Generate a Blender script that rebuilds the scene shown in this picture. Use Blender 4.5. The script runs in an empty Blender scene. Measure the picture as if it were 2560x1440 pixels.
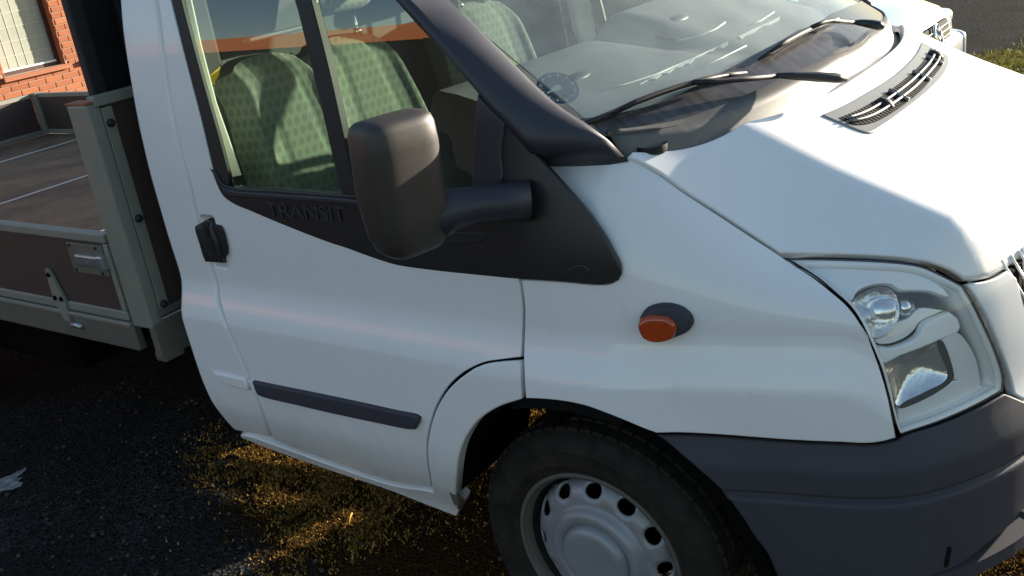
import bpy, bmesh, math, random
import numpy as np
from mathutils import Vector, Matrix
from mathutils.bvhtree import BVHTree
from mathutils.geometry import delaunay_2d_cdt
from mathutils import noise as mnoise
random.seed(7); RNG = np.random.default_rng(7)
R = math.radians
S = bpy.context.scene
COL = S.collection

# ------------------------------------------------------------------ camera, sky, sun, exposure
YAW, PITCH, ROLL = R(38.33), R(20.82), R(-8.9)
FPX, CAM = 2492.0, Vector((1.16, -2.572, 1.81))
CAMROT = (Matrix.Rotation(YAW, 3, 'Z') @ Matrix.Rotation(math.pi/2 - PITCH, 3, 'X') @ Matrix.Rotation(ROLL, 3, 'Z'))
cd = bpy.data.cameras.new('camera'); cam = bpy.data.objects.new('camera', cd); COL.objects.link(cam)
cam.matrix_world = Matrix.Translation(CAM) @ CAMROT.to_4x4()
cd.sensor_width = 36; cd.lens = 36*FPX/2560; cd.clip_start = .05; cd.clip_end = 2000
S.camera = cam
SUN_EL, SUN_AZ = R(9.6), R(24)                     # azimuth from +Y towards +X
w = bpy.data.worlds.new('World'); S.world = w; w.use_nodes = True
nt = w.node_tree; bg = nt.nodes['Background']
sky = nt.nodes.new('ShaderNodeTexSky'); sky.sky_type = 'NISHITA'; sky.sun_disc = False
sky.sun_elevation = SUN_EL; sky.sun_rotation = SUN_AZ; sky.air_density = 1.0; sky.dust_density = .5; sky.ozone_density = 1.3
nt.links.new(sky.outputs[0], bg.inputs[0]); bg.inputs[1].default_value = 0.094
sl = bpy.data.lights.new('sun', 'SUN'); sl.energy = 5.0; sl.angle = R(.53); sl.color = (1, .90, .74)
sun = bpy.data.objects.new('sun', sl); COL.objects.link(sun)
sd = Vector((math.sin(SUN_AZ)*math.cos(SUN_EL), math.cos(SUN_AZ)*math.cos(SUN_EL), math.sin(SUN_EL)))
sun.rotation_euler = sd.to_track_quat('Z', 'Y').to_euler(); sun.location = sd*30
S.view_settings.view_transform = 'Standard'; S.view_settings.look = 'None'
S.view_settings.exposure = 1.6; S.view_settings.gamma = 1; S.view_settings.use_curve_mapping = False
S.render.engine = 'CYCLES'; S.cycles.max_bounces = 10; S.cycles.transparent_max_bounces = 16; S.cycles.use_denoising = True
S.cycles.glossy_bounces = 5

# ------------------------------------------------------------------ materials
def mat(name, col, rough=.5, metal=0., spec=.5, coat=0., bump=None, vary=None, trans=0., alpha=None):
    m = bpy.data.materials.new(name); m.use_nodes = True
    n = m.node_tree.nodes; l = m.node_tree.links; b = n['Principled BSDF']
    b.inputs['Base Color'].default_value = (*col, 1); b.inputs['Roughness'].default_value = rough
    b.inputs['Metallic'].default_value = metal; b.inputs['Specular IOR Level'].default_value = spec
    b.inputs['Coat Weight'].default_value = coat; b.inputs['Coat Roughness'].default_value = .04
    if trans: b.inputs['Transmission Weight'].default_value = trans
    tc = n.new('ShaderNodeTexCoord')
    if vary:                                         # (scale, amount, second colour)
        t = n.new('ShaderNodeTexNoise'); t.inputs['Scale'].default_value = vary[0]; t.inputs['Detail'].default_value = 8
        t.inputs['Roughness'].default_value = .65
        l.new(tc.outputs['Object'], t.inputs['Vector'])
        r = n.new('ShaderNodeValToRGB'); r.color_ramp.elements[0].position = .5 - vary[1]; r.color_ramp.elements[1].position = .5 + vary[1]
        r.color_ramp.elements[0].color = (*col, 1); r.color_ramp.elements[1].color = (*vary[2], 1)
        l.new(t.outputs['Fac'], r.inputs[0]); l.new(r.outputs[0], b.inputs['Base Color'])
    if bump:                                         # (scale, strength, distance)
        t = n.new('ShaderNodeTexNoise'); t.inputs['Scale'].default_value = bump[0]; t.inputs['Detail'].default_value = 6
        l.new(tc.outputs['Object'], t.inputs['Vector'])
        bp = n.new('ShaderNodeBump'); bp.inputs['Strength'].default_value = bump[1]; bp.inputs['Distance'].default_value = bump[2]
        l.new(t.outputs['Fac'], bp.inputs['Height']); l.new(bp.outputs[0], b.inputs['Normal'])
    return m

def glass(name, tint, k=1.6, dust=0., dustcol=(.6, .6, .55), rough=0.0):
    m = bpy.data.materials.new(name); m.use_nodes = True
    n = m.node_tree.nodes; l = m.node_tree.links
    n.remove(n['Principled BSDF']); out = n['Material Output']
    tr = n.new('ShaderNodeBsdfTransparent'); tr.inputs[0].default_value = (*tint, 1)
    gl = n.new('ShaderNodeBsdfGlossy'); gl.inputs['Roughness'].default_value = rough
    ge = n.new('ShaderNodeNewGeometry'); dp = n.new('ShaderNodeVectorMath'); dp.operation = 'DOT_PRODUCT'
    l.new(ge.outputs['Normal'], dp.inputs[0]); l.new(ge.outputs['Incoming'], dp.inputs[1])
    def mt(op, a, b_=None, c=None):
        q = n.new('ShaderNodeMath'); q.operation = op
        for i, v in enumerate((a, b_, c)):
            if v is None: continue
            if isinstance(v, (int, float)): q.inputs[i].default_value = v
            else: l.new(v, q.inputs[i])
        return q
    one = mt('SUBTRACT', 1., mt('ABSOLUTE', dp.outputs['Value']).outputs[0])
    ad = mt('MULTIPLY_ADD', mt('POWER', one.outputs[0], 5.).outputs[0], .95*min(k, 1.05), .042*k); ad.use_clamp = True
    mx = n.new('ShaderNodeMixShader'); l.new(ad.outputs[0], mx.inputs[0]); l.new(tr.outputs[0], mx.inputs[1]); l.new(gl.outputs[0], mx.inputs[2])
    last = mx
    if dust:
        df = n.new('ShaderNodeBsdfDiffuse'); df.inputs[0].default_value = (*dustcol, 1)
        tc = n.new('ShaderNodeTexCoord'); t = n.new('ShaderNodeTexNoise'); t.inputs['Scale'].default_value = 6; t.inputs['Detail'].default_value = 6
        l.new(tc.outputs['Object'], t.inputs['Vector'])
        mr = n.new('ShaderNodeMapRange'); mr.inputs[1].default_value = .3; mr.inputs[2].default_value = .75
        mr.inputs[3].default_value = dust*.6; mr.inputs[4].default_value = dust*1.4
        l.new(t.outputs['Fac'], mr.inputs[0])
        m2 = n.new('ShaderNodeMixShader'); l.new(mr.outputs[0], m2.inputs[0]); l.new(mx.outputs[0], m2.inputs[1]); l.new(df.outputs[0], m2.inputs[2])
        last = m2
    l.new(last.outputs[0], out.inputs[0])
    return m

def paintmat():
    m = mat('white_paint', (.80, .80, .80), .42, spec=.35, coat=.55)
    n = m.node_tree.nodes; l = m.node_tree.links; b = n['Principled BSDF']; b.inputs['Coat Roughness'].default_value = .07
    tc = n.new('ShaderNodeTexCoord'); sp = n.new('ShaderNodeSeparateXYZ'); l.new(tc.outputs['Object'], sp.inputs[0])
    def noise(sc, mp=None, d=6, ro=.6):
        t = n.new('ShaderNodeTexNoise'); t.inputs['Scale'].default_value = sc; t.inputs['Detail'].default_value = d; t.inputs['Roughness'].default_value = ro
        if mp:
            q = n.new('ShaderNodeMapping'); q.inputs['Scale'].default_value = mp; l.new(tc.outputs['Object'], q.inputs[0]); l.new(q.outputs[0], t.inputs['Vector'])
        else: l.new(tc.outputs['Object'], t.inputs['Vector'])
        return t.outputs['Fac']
    def mth(op, *a):
        k = n.new('ShaderNodeMath'); k.operation = op; k.use_clamp = True
        for i, v in enumerate(a):
            if isinstance(v, (int, float)): k.inputs[i].default_value = v
            else: l.new(v, k.inputs[i])
        return k.outputs[0]
    def rng(f, a, b_, c, d):
        k = n.new('ShaderNodeMapRange'); l.new(f, k.inputs[0])
        for i, v in enumerate((a, b_, c, d)): k.inputs[i+1].default_value = v
        return k.outputs[0]
    film = rng(noise(2.2, (1, 1, .5)), .35, .75, 0., .10)                      # thin road film
    low = mth('MULTIPLY', rng(sp.outputs[2], .75, .40, 0., 1.), rng(noise(9, None, 8, .7), .42, .75, 0., .30))   # splash thrown up along the sills and arches
    runs = mth('MULTIPLY', rng(noise(26, (1, 1, .06), 4), .60, .74, 0., .10), rng(noise(1.3), .45, .6, 0., 1.))  # faint vertical runs
    chip = rng(noise(170, None, 2, .5), .775, .79, 0., .5)
    f = mth('ADD', mth('ADD', film, low), mth('ADD', runs, chip))
    mx = n.new('ShaderNodeMix'); mx.data_type = 'RGBA'; l.new(f, mx.inputs[0]); mx.inputs[6].default_value = (.83, .812, .805, 1); mx.inputs[7].default_value = (.34, .30, .25, 1)
    l.new(mx.outputs[2], b.inputs['Base Color'])
    l.new(rng(f, 0., .5, .40, .75), b.inputs['Roughness'])
    return m
M = {}
M['paint'] = paintmat()
M['silver'] = mat('silver_paint', (.60, .63, .66), .3, metal=.35, coat=1.0)
M['gap'] = mat('black_gap', (.006, .006, .006), .8, spec=.1)
M['trim'] = mat('black_plastic_trim', (.016, .015, .017), .42, bump=(900, .25, .0006), vary=(14, .25, (.022, .020, .021)))
M['pillar'] = mat('dark_grey_plastic', (.026, .024, .036), .48, bump=(900, .25, .0006), vary=(11, .3, (.036, .033, .038)))
M['mirror'] = mat('grained_mirror_plastic', (.032, .027, .024), .46, bump=(650, .5, .001), vary=(25, .3, (.044, .036, .031)))
M['bumper'] = mat('grey_bumper_plastic', (.047, .044, .055), .58, spec=.3, bump=(420, .45, .001), vary=(9, .3, (.054, .052, .063)))
M['rubber'] = mat('black_rubber', (.010, .010, .010), .6)
M['tyre'] = mat('tyre_rubber', (.009, .0085, .008), .85, spec=.2, bump=(90, .3, .002), vary=(16, .2, (.036, .029, .022)))
M['rim'] = mat('grey_painted_steel', (.30, .31, .34), .45, metal=.2, coat=.2, vary=(18, .3, (.22, .21, .20)))
M['rimlip'] = mat('dirty_rim_lip', (.085, .078, .065), .6, vary=(30, .3, (.12, .11, .09)))
M['glass'] = glass('tinted_side_glass', (.72, .85, .75), 2.7)
M['screen'] = glass('dusty_windscreen_glass', (.86, .93, .90), 1.6, dust=.22, dustcol=(.70, .74, .70))
M['band'] = mat('dirty_black_glass_band', (.022, .019, .021), .3, vary=(30, .2, (.085, .078, .078)))
_n = M['band'].node_tree.nodes; _l = M['band'].node_tree.links
_q = _n.new('ShaderNodeMapping'); _q.inputs['Scale'].default_value = (.25, 1.6, .25)
_l.new([k for k in _n if k.type == 'TEX_COORD'][0].outputs['Object'], _q.inputs[0]); _l.new(_q.outputs[0], [k for k in _n if k.type == 'TEX_NOISE'][0].inputs['Vector'])
M['cowl'] = mat('grey_cowl_plastic', (.095, .092, .088), .55, bump=(700, .3, .0008), vary=(26, .25, (.15, .14, .125)))
M['reflector'] = mat('hazy_lamp_reflector', (.88, .88, .87), .20, metal=1.0, bump=(60, .5, .004))
M['ventgrey'] = mat('grey_vent_plastic', (.17, .17, .165), .45, vary=(30, .3, (.21, .21, .20)))
M['lens'] = glass('clear_lamp_lens', (1, 1, 1), 1.3, dust=.10, dustcol=(.85, .84, .80))
M['chrome'] = mat('chrome', (.82, .83, .84), .07, metal=1.0)
M['lampsilver'] = mat('satin_lamp_bezel', (.92, .91, .88), .34, metal=.08)
M['lampgrey'] = mat('grey_lamp_inner', (.80, .80, .78), .32, metal=.1)
M['amber'] = mat('amber_lens', (.36, .035, .008), .2, coat=.6, vary=(60, .3, (.46, .07, .012)))
M['alu'] = mat('weathered_aluminium', (.215, .22, .190), .55, metal=.3, vary=(14, .3, (.29, .275, .225)), bump=(120, .1, .001))
M['aludark'] = mat('dirty_aluminium', (.135, .125, .105), .5, metal=.35, vary=(14, .3, (.19, .175, .145)))
M['ply'] = mat('brown_plywood', (.046, .030, .025), .55, vary=(22, .3, (.064, .040, .033)), bump=(160, .25, .001))
M['steel'] = mat('galvanised_steel', (.42, .45, .47), .35, metal=.8, vary=(30, .3, (.3, .33, .33)))
M['floorply'] = mat('muddy_plywood_floor', (.085, .040, .026), .85, vary=(3.2, .2, (.27, .155, .075)), bump=(60, .3, .003))
M['joint'] = mat('pale_joint_strip', (.72, .66, .62), .5)
M['guard'] = mat('black_steel', (.008, .008, .010), .6)
M['fabric'] = None
M['seatside'] = mat('dark_seat_fabric', (.040, .050, .044), .9, bump=(500, .3, .001))
M['dash'] = mat('grey_dash_plastic', (.10, .10, .103), .55, bump=(800, .3, .0006), vary=(4.5, .22, (.22, .21, .20)))
M['dashdark'] = mat('dark_dash_plastic', (.05, .05, .055), .5)
M['inner'] = mat('dark_cab_lining', (.035, .040, .040), .8)
M['strap'] = mat('pale_strap', (.80, .82, .68), .7)
M['under'] = mat('sooty_underbody', (.0035, .0033, .003), .95, spec=.05)
M['mortar'] = mat('pale_mortar', (.42, .35, .27), .9, bump=(80, .4, .004))
M['brick'] = None
M['sill'] = mat('terracotta_sill', (.36, .115, .045), .7, vary=(10, .3, (.29, .09, .035)))
M['fascia'] = mat('faded_terracotta_fascia', (.40, .135, .055), .8)
M['frame'] = mat('brown_window_frame', (.055, .018, .010), .5)
M['pane'] = mat('pale_window_pane', (.30, .31, .26), .22, vary=(2.2, .25, (.40, .41, .35)))
M['muntin'] = mat('pale_muntin', (.50, .50, .42), .6)
M['blue'] = mat('blue_print', (.03, .08, .30), .5)
M['white'] = mat('white_plastic', (.90, .90, .86), .4)
M['yellow'] = mat('yellow_print', (.75, .48, .01), .5)
M['cyan'] = mat('pale_blue_print', (.35, .62, .66), .5)
M['greyprint'] = mat('grey_print', (.30, .32, .27), .5)
M['rust'] = mat('muddy_steel', (.10, .085, .065), .8, vary=(60, .3, (.20, .17, .13)))

def fabric():
    m = mat('dotted_seat_fabric', (.30, .35, .27), .9)
    n = m.node_tree.nodes; l = m.node_tree.links; b = n['Principled BSDF']
    tc = n.new('ShaderNodeTexCoord'); mp = n.new('ShaderNodeVectorMath'); mp.operation = 'MULTIPLY_ADD'; mp.inputs[1].default_value = (1, 1, 1)
    sx_ = n.new('ShaderNodeSeparateXYZ'); cx_ = n.new('ShaderNodeCombineXYZ'); l.new(tc.outputs['Object'], sx_.inputs[0])
    ab_ = n.new('ShaderNodeMath'); ab_.operation = 'MULTIPLY'; ab_.inputs[1].default_value = 1.0; l.new(sx_.outputs[0], ab_.inputs[0]); l.new(ab_.outputs[0], cx_.inputs[1])
    l.new(tc.outputs['Object'], mp.inputs[0]); l.new(cx_.outputs[0], mp.inputs[2])
    sc = n.new('ShaderNodeVectorMath'); sc.operation = 'SCALE'; sc.inputs[3].default_value = 34
    l.new(mp.outputs[0], sc.inputs[0])
    sp = n.new('ShaderNodeSeparateXYZ'); l.new(sc.outputs[0], sp.inputs[0])
    def mth(op, a, bb):
        k = n.new('ShaderNodeMath'); k.operation = op
        for i, v in enumerate((a, bb)):
            if v is None: continue
            if isinstance(v, (int, float)): k.inputs[i].default_value = v
            else: l.new(v, k.inputs[i])
        return k.outputs[0]
    row = mth('FLOOR', sp.outputs[2], None)
    off = mth('MULTIPLY', mth('MODULO', row, 2.), .5)
    fx = mth('SUBTRACT', mth('FRACT', mth('ADD', sp.outputs[1], off), None), .5)
    fz = mth('SUBTRACT', mth('FRACT', sp.outputs[2], None), .5)
    d = mth('SQRT', mth('ADD', mth('MULTIPLY', fx, fx), mth('MULTIPLY', fz, fz)), None)
    nz = n.new('ShaderNodeTexNoise'); nz.inputs['Scale'].default_value = 14; l.new(tc.outputs['Object'], nz.inputs['Vector'])
    th = mth('MULTIPLY_ADD', nz.outputs['Fac'], .22); 
    th.node.inputs[2].default_value = .24
    dot = mth('LESS_THAN', d, th)
    mx = n.new('ShaderNodeMix'); mx.data_type = 'RGBA'; l.new(dot, mx.inputs[0])
    mx.inputs[6].default_value = (.140, .164, .122, 1); mx.inputs[7].default_value = (.098, .120, .092, 1)
    l.new(mx.outputs[2], b.inputs['Base Color'])
    return m
M['fabric'] = fabric()

def brickmat():
    m = mat('red_brick', (.42, .12, .045), .85, bump=(70, .5, .004))
    n = m.node_tree.nodes; l = m.node_tree.links; b = n['Principled BSDF']
    oi = n.new('ShaderNodeObjectInfo'); tc = n.new('ShaderNodeTexCoord')
    t = n.new('ShaderNodeTexNoise'); t.inputs['Scale'].default_value = 12; t.inputs['Detail'].default_value = 5
    l.new(tc.outputs['Object'], t.inputs['Vector'])
    a = n.new('ShaderNodeMath'); a.operation = 'MULTIPLY_ADD'; a.inputs[1].default_value = .55; l.new(oi.outputs['Random'], a.inputs[0]); 
    k = n.new('ShaderNodeMath'); k.operation = 'MULTIPLY'; k.inputs[1].default_value = .5; l.new(t.outputs['Fac'], k.inputs[0]); l.new(k.outputs[0], a.inputs[2])
    r = n.new('ShaderNodeValToRGB'); r.color_ramp.elements[0].color = (.25, .068, .026, 1); r.color_ramp.elements[1].color = (.40, .135, .052, 1)
    l.new(a.outputs[0], r.inputs[0]); l.new(r.outputs[0], b.inputs['Base Color'])
    return m
M['brick'] = brickmat()

# ------------------------------------------------------------------ object helpers
def link(name, me, parent=None, mats=()):
    o = bpy.data.objects.new(name, me); COL.objects.link(o)
    for m in mats: me.materials.append(m)
    if parent is not None: o.parent = parent
    return o
def mesh(name, V, F, m, parent=None, smooth=False):
    me = bpy.data.meshes.new(name); me.from_pydata([tuple(v) for v in V], [], [tuple(f) for f in F]); me.update()
    if smooth: me.shade_smooth()
    return link(name, me, parent, (m,))
def bmobj(name, bm, m, parent=None, smooth=False):
    me = bpy.data.meshes.new(name); bm.normal_update(); bm.to_mesh(me); bm.free()
    if smooth: me.shade_smooth()
    return link(name, me, parent, (m,))
def empty(name, loc=(0, 0, 0), rz=0):
    o = bpy.data.objects.new(name, None); COL.objects.link(o); o.location = loc; o.rotation_euler = (0, 0, rz); o.empty_display_size = .2
    return o
def tag(o, label=None, cat=None, group=None, kind=None):
    if label: o['label'] = label
    if cat: o['category'] = cat
    if group: o['group'] = group
    if kind: o['kind'] = kind
    return o
def bm_box(bm, c, s, rot=None, bev=0, seg=2):
    r = bmesh.ops.create_cube(bm, size=1)
    vs = r['verts']
    for v in vs: v.co = Vector((v.co.x*s[0], v.co.y*s[1], v.co.z*s[2]))
    if bev:
        es = list({e for v in vs for e in v.link_edges})
        q = bmesh.ops.bevel(bm, geom=es, offset=bev, segments=seg, affect='EDGES', profile=.5)
        vs = list({v for v in q['verts']} | {v for v in vs if v.is_valid})
    for v in vs:
        p = v.co
        if rot is not None: p = rot @ p
        v.co = p + Vector(c)
    return vs
def box(name, c, s, m, parent=None, rot=None, bev=.004, seg=2, smooth=False):
    bm = bmesh.new(); bm_box(bm, c, s, rot, bev, seg)
    return bmobj(name, bm, m, parent, smooth)
def prism(name, poly, d, m, parent=None, bev=0.):
    """extrude a 3D polygon (list of points) along vector d"""
    bm = bmesh.new(); P = [Vector(p) for p in poly]; d = Vector(d)
    a = [bm.verts.new(p) for p in P]; b = [bm.verts.new(p+d) for p in P]; n = len(P)
    bm.faces.new(a); bm.faces.new(b[::-1])
    for i in range(n): bm.faces.new((a[i], b[i], b[(i+1) % n], a[(i+1) % n]))
    bmesh.ops.recalc_face_normals(bm, faces=bm.faces)
    if bev: bmesh.ops.bevel(bm, geom=list(bm.edges), offset=bev, segments=2, affect='EDGES')
    return bmobj(name, bm, m, parent)
def tube(name, pts, rad, m, parent=None, n=10, cap=True, flat=1.0):
    """tube along points; rad a number or list"""
    P = [Vector(p) for p in pts]; V = []; F = []
    rr = rad if isinstance(rad, (list, tuple)) else [rad]*len(P)
    up = Vector((0, 0, 1))
    for i, p in enumerate(P):
        t = (P[min(i+1, len(P)-1)] - P[max(i-1, 0)]).normalized()
        a = t.cross(up); 
        if a.length < 1e-3: a = t.cross(Vector((0, 1, 0)))
        a.normalize(); b = a.cross(t)
        for k in range(n):
            th = 2*math.pi*k/n
            V.append(p + rr[i]*(math.cos(th)*a + flat*math.sin(th)*b))
    for i in range(len(P)-1):
        for k in range(n):
            F.append((i*n+k, i*n+(k+1) % n, (i+1)*n+(k+1) % n, (i+1)*n+k))
    if cap: F.append(tuple(range(n-1, -1, -1))); F.append(tuple(range((len(P)-1)*n, len(P)*n)))
    return mesh(name, V, F, m, parent, True)
def lathe(name, prof, m, parent=None, n=64, c=(0, 0, 0), closed=False):
    """prof: (radius, y) pairs, axis along Y through c"""
    V = []; F = []; k = len(prof)
    for i in range(n):
        a = 2*math.pi*i/n
        for r, y in prof: V.append((c[0]+r*math.cos(a), c[1]+y, c[2]+r*math.sin(a)))
    for i in range(n):
        for j in range(k if closed else k-1):
            j2 = (j+1) % k
            F.append((i*k+j, ((i+1) % n)*k+j, ((i+1) % n)*k+j2, i*k+j2))
    o = mesh(name, V, F, m, parent, True)
    return o

# ------------------------------------------------------------------ measured-surface helpers
def ray(px, py):
    return (CAMROT @ Vector(((px-1280)/FPX, -(py-720)/FPX, -1))).normalized()
def at(px, py, ax, val):
    d = ray(px, py); t = (val - CAM[ax])/d[ax]
    return CAM + d*t
def pchip(xs, ys):
    xs = np.array(xs, float); ys = np.array(ys, float); h = np.diff(xs); dl = np.diff(ys)/h
    m = np.zeros(len(xs))
    for i in range(1, len(xs)-1):
        if dl[i-1]*dl[i] > 0:
            w1 = 2*h[i]+h[i-1]; w2 = h[i]+2*h[i-1]; m[i] = (w1+w2)/(w1/dl[i-1]+w2/dl[i])
    m[0] = dl[0]; m[-1] = dl[-1]
    def f(x):
        x = np.asarray(x, float); i = np.clip(np.searchsorted(xs, x)-1, 0, len(h)-1)
        t = (x-xs[i])/h[i]
        lo = x < xs[0]; hi = x > xs[-1]
        r = (2*t**3-3*t**2+1)*ys[i]+(t**3-2*t**2+t)*h[i]*m[i]+(-2*t**3+3*t**2)*ys[i+1]+(t**3-t**2)*h[i]*m[i+1]
        r = np.where(lo, ys[0]+m[0]*(x-xs[0]), r); r = np.where(hi, ys[-1]+m[-1]*(x-xs[-1]), r)
        return r
    return f
def sstep(a, b, x):
    t = np.clip((np.asarray(x, float)-a)/(b-a), 0, 1); return t*t*(3-2*t)
class Surf:
    def __init__(s, P, u0, u1, v0, v1, du=.012, dv=.012):
        s.P = P; s.u0, s.v0 = u0, v0
        s.nu = int((u1-u0)/du)+1; s.nv = int((v1-v0)/dv)+1; s.du = (u1-u0)/s.nu; s.dv = (v1-v0)/s.nv
        U, V = np.meshgrid(u0+s.du*np.arange(s.nu+1), v0+s.dv*np.arange(s.nv+1), indexing='ij')
        G = P(U.ravel(), V.ravel()); k = s.nv+1; s.G = G
        T = []
        for i in range(s.nu):
            for j in range(s.nv):
                a = i*k+j; T.append((a, a+k, a+k+1)); T.append((a, a+k+1, a+1))
        s.T = T
        s.bvh = BVHTree.FromPolygons([Vector(p) for p in G], T)
    def hit(s, px, py):
        d = ray(px, py); loc, nr, fi, dist = s.bvh.ray_cast(CAM, d)
        if loc is None:
            loc, nr, fi, dist = s.near(d)
        a, b, c = (s.G[k] for k in s.T[fi]); k = s.nv+1
        v0 = b-a; v1 = c-a; v2 = np.array(loc)-a
        d00 = v0@v0; d01 = v0@v1; d11 = v1@v1; d20 = v2@v0; d21 = v2@v1; den = d00*d11-d01*d01
        y = (d11*d20-d01*d21)/den; z = (d00*d21-d01*d20)/den
        i, j = divmod(fi//2, s.nv)
        if fi % 2 == 0: fu = y+z; fv = z
        else: fu = y; fv = y+z
        return np.array((s.u0+(i+fu)*s.du, s.v0+(j+fv)*s.dv))
    def near(s, d):                               # the ray misses: walk along it, take the closest approach
        best = None
        for t in np.linspace(1.0, 5.5, 400):
            r = s.bvh.find_nearest(CAM + d*t)
            if r[0] is not None and (best is None or r[3] < best[3]): best = r
        return best
    def pt(s, u, v): return Vector(s.P(np.array([u]), np.array([v]))[0])
    def N(s, u, v, flip=1):
        e = 2e-3; u = np.asarray(u, float); v = np.asarray(v, float)
        n = np.cross(s.P(u+e, v)-s.P(u-e, v), s.P(u, v+e)-s.P(u, v-e)); n /= np.linalg.norm(n, axis=1)[:, None]+1e-12
        return n*flip
def dens(pts, step=14., closed=True):
    """px polyline with optional 'c' corner marks -> dense outline (Catmull-Rom between corners)"""
    if not closed: pts = [(*pts[0][:2], 'c')]+list(pts[1:-1])+[(*pts[-1][:2], 'c')]
    n = len(pts); P = [np.array(p[:2], float) for p in pts]; C = [len(p) > 2 for p in pts]; out = []
    for i in range(n if closed else n-1):
        p1, p2 = P[i], P[(i+1) % n]
        p0 = P[i-1] if not C[i] else p1-(p2-p1); p3 = P[(i+2) % n] if not C[(i+1) % n] else p2+(p2-p1)
        L = np.linalg.norm(p2-p1); k = max(1, int(round(L/step)))
        a0 = max(np.linalg.norm(p1-p0), 1e-3)**.5; a1 = max(L, 1e-3)**.5; a2 = max(np.linalg.norm(p3-p2), 1e-3)**.5
        m1 = (p1-p0)/a0-(p2-p0)/(a0+a1)+(p2-p1)/a1; m2 = (p2-p1)/a1-(p3-p1)/(a1+a2)+(p3-p2)/a2
        m1 *= a1; m2 *= a1
        for j in range(k):
            t = j/k
            out.append((2*t**3-3*t**2+1)*p1+(t**3-2*t**2+t)*m1+(-2*t**3+3*t**2)*p2+(t**3-t**2)*m2)
    if not closed: out.append(P[-1])
    return out
def hits(surf, px, step=14.): return [surf.hit(*p) for p in dens(px, step, False)]
def inside(poly, pts):
    x, y = pts[:, 0], pts[:, 1]; r = np.zeros(len(pts), bool); n = len(poly)
    for i in range(n):
        x1, y1 = poly[i]; x2, y2 = poly[(i+1) % n]
        c = ((y1 > y) != (y2 > y))
        with np.errstate(divide='ignore', invalid='ignore'): r ^= c & (x < (x2-x1)*(y-y1)/(y2-y1+1e-15)+x1)
    return r
def edist(poly, pts):
    a = np.array(poly); b = np.roll(a, -1, 0); d = np.full(len(pts), 1e9)
    for i in range(len(a)):
        e = b[i]-a[i]; t = np.clip(((pts-a[i])@e)/(e@e+1e-15), 0, 1); d = np.minimum(d, np.linalg.norm(pts-a[i]-t[:, None]*e, axis=1))
    return d
def inset(poly, d):
    a = np.array(poly); n = len(a); e = np.roll(a, -1, 0)-a; e /= np.linalg.norm(e, axis=1)[:, None]+1e-12
    nl = np.stack((-e[:, 1], e[:, 0]), 1); m = nl+np.roll(nl, 1, 0); L = (m*m).sum(1)/2; m = m/np.maximum(L, .35)[:, None]
    return a+m*d
def clean(poly, eps=8e-4):
    out = [poly[0]]
    for p in poly[1:]:
        if np.linalg.norm(p-out[-1]) > eps: out.append(p)
    if np.linalg.norm(out[0]-out[-1]) < eps: out.pop()
    return np.array(out)
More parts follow.
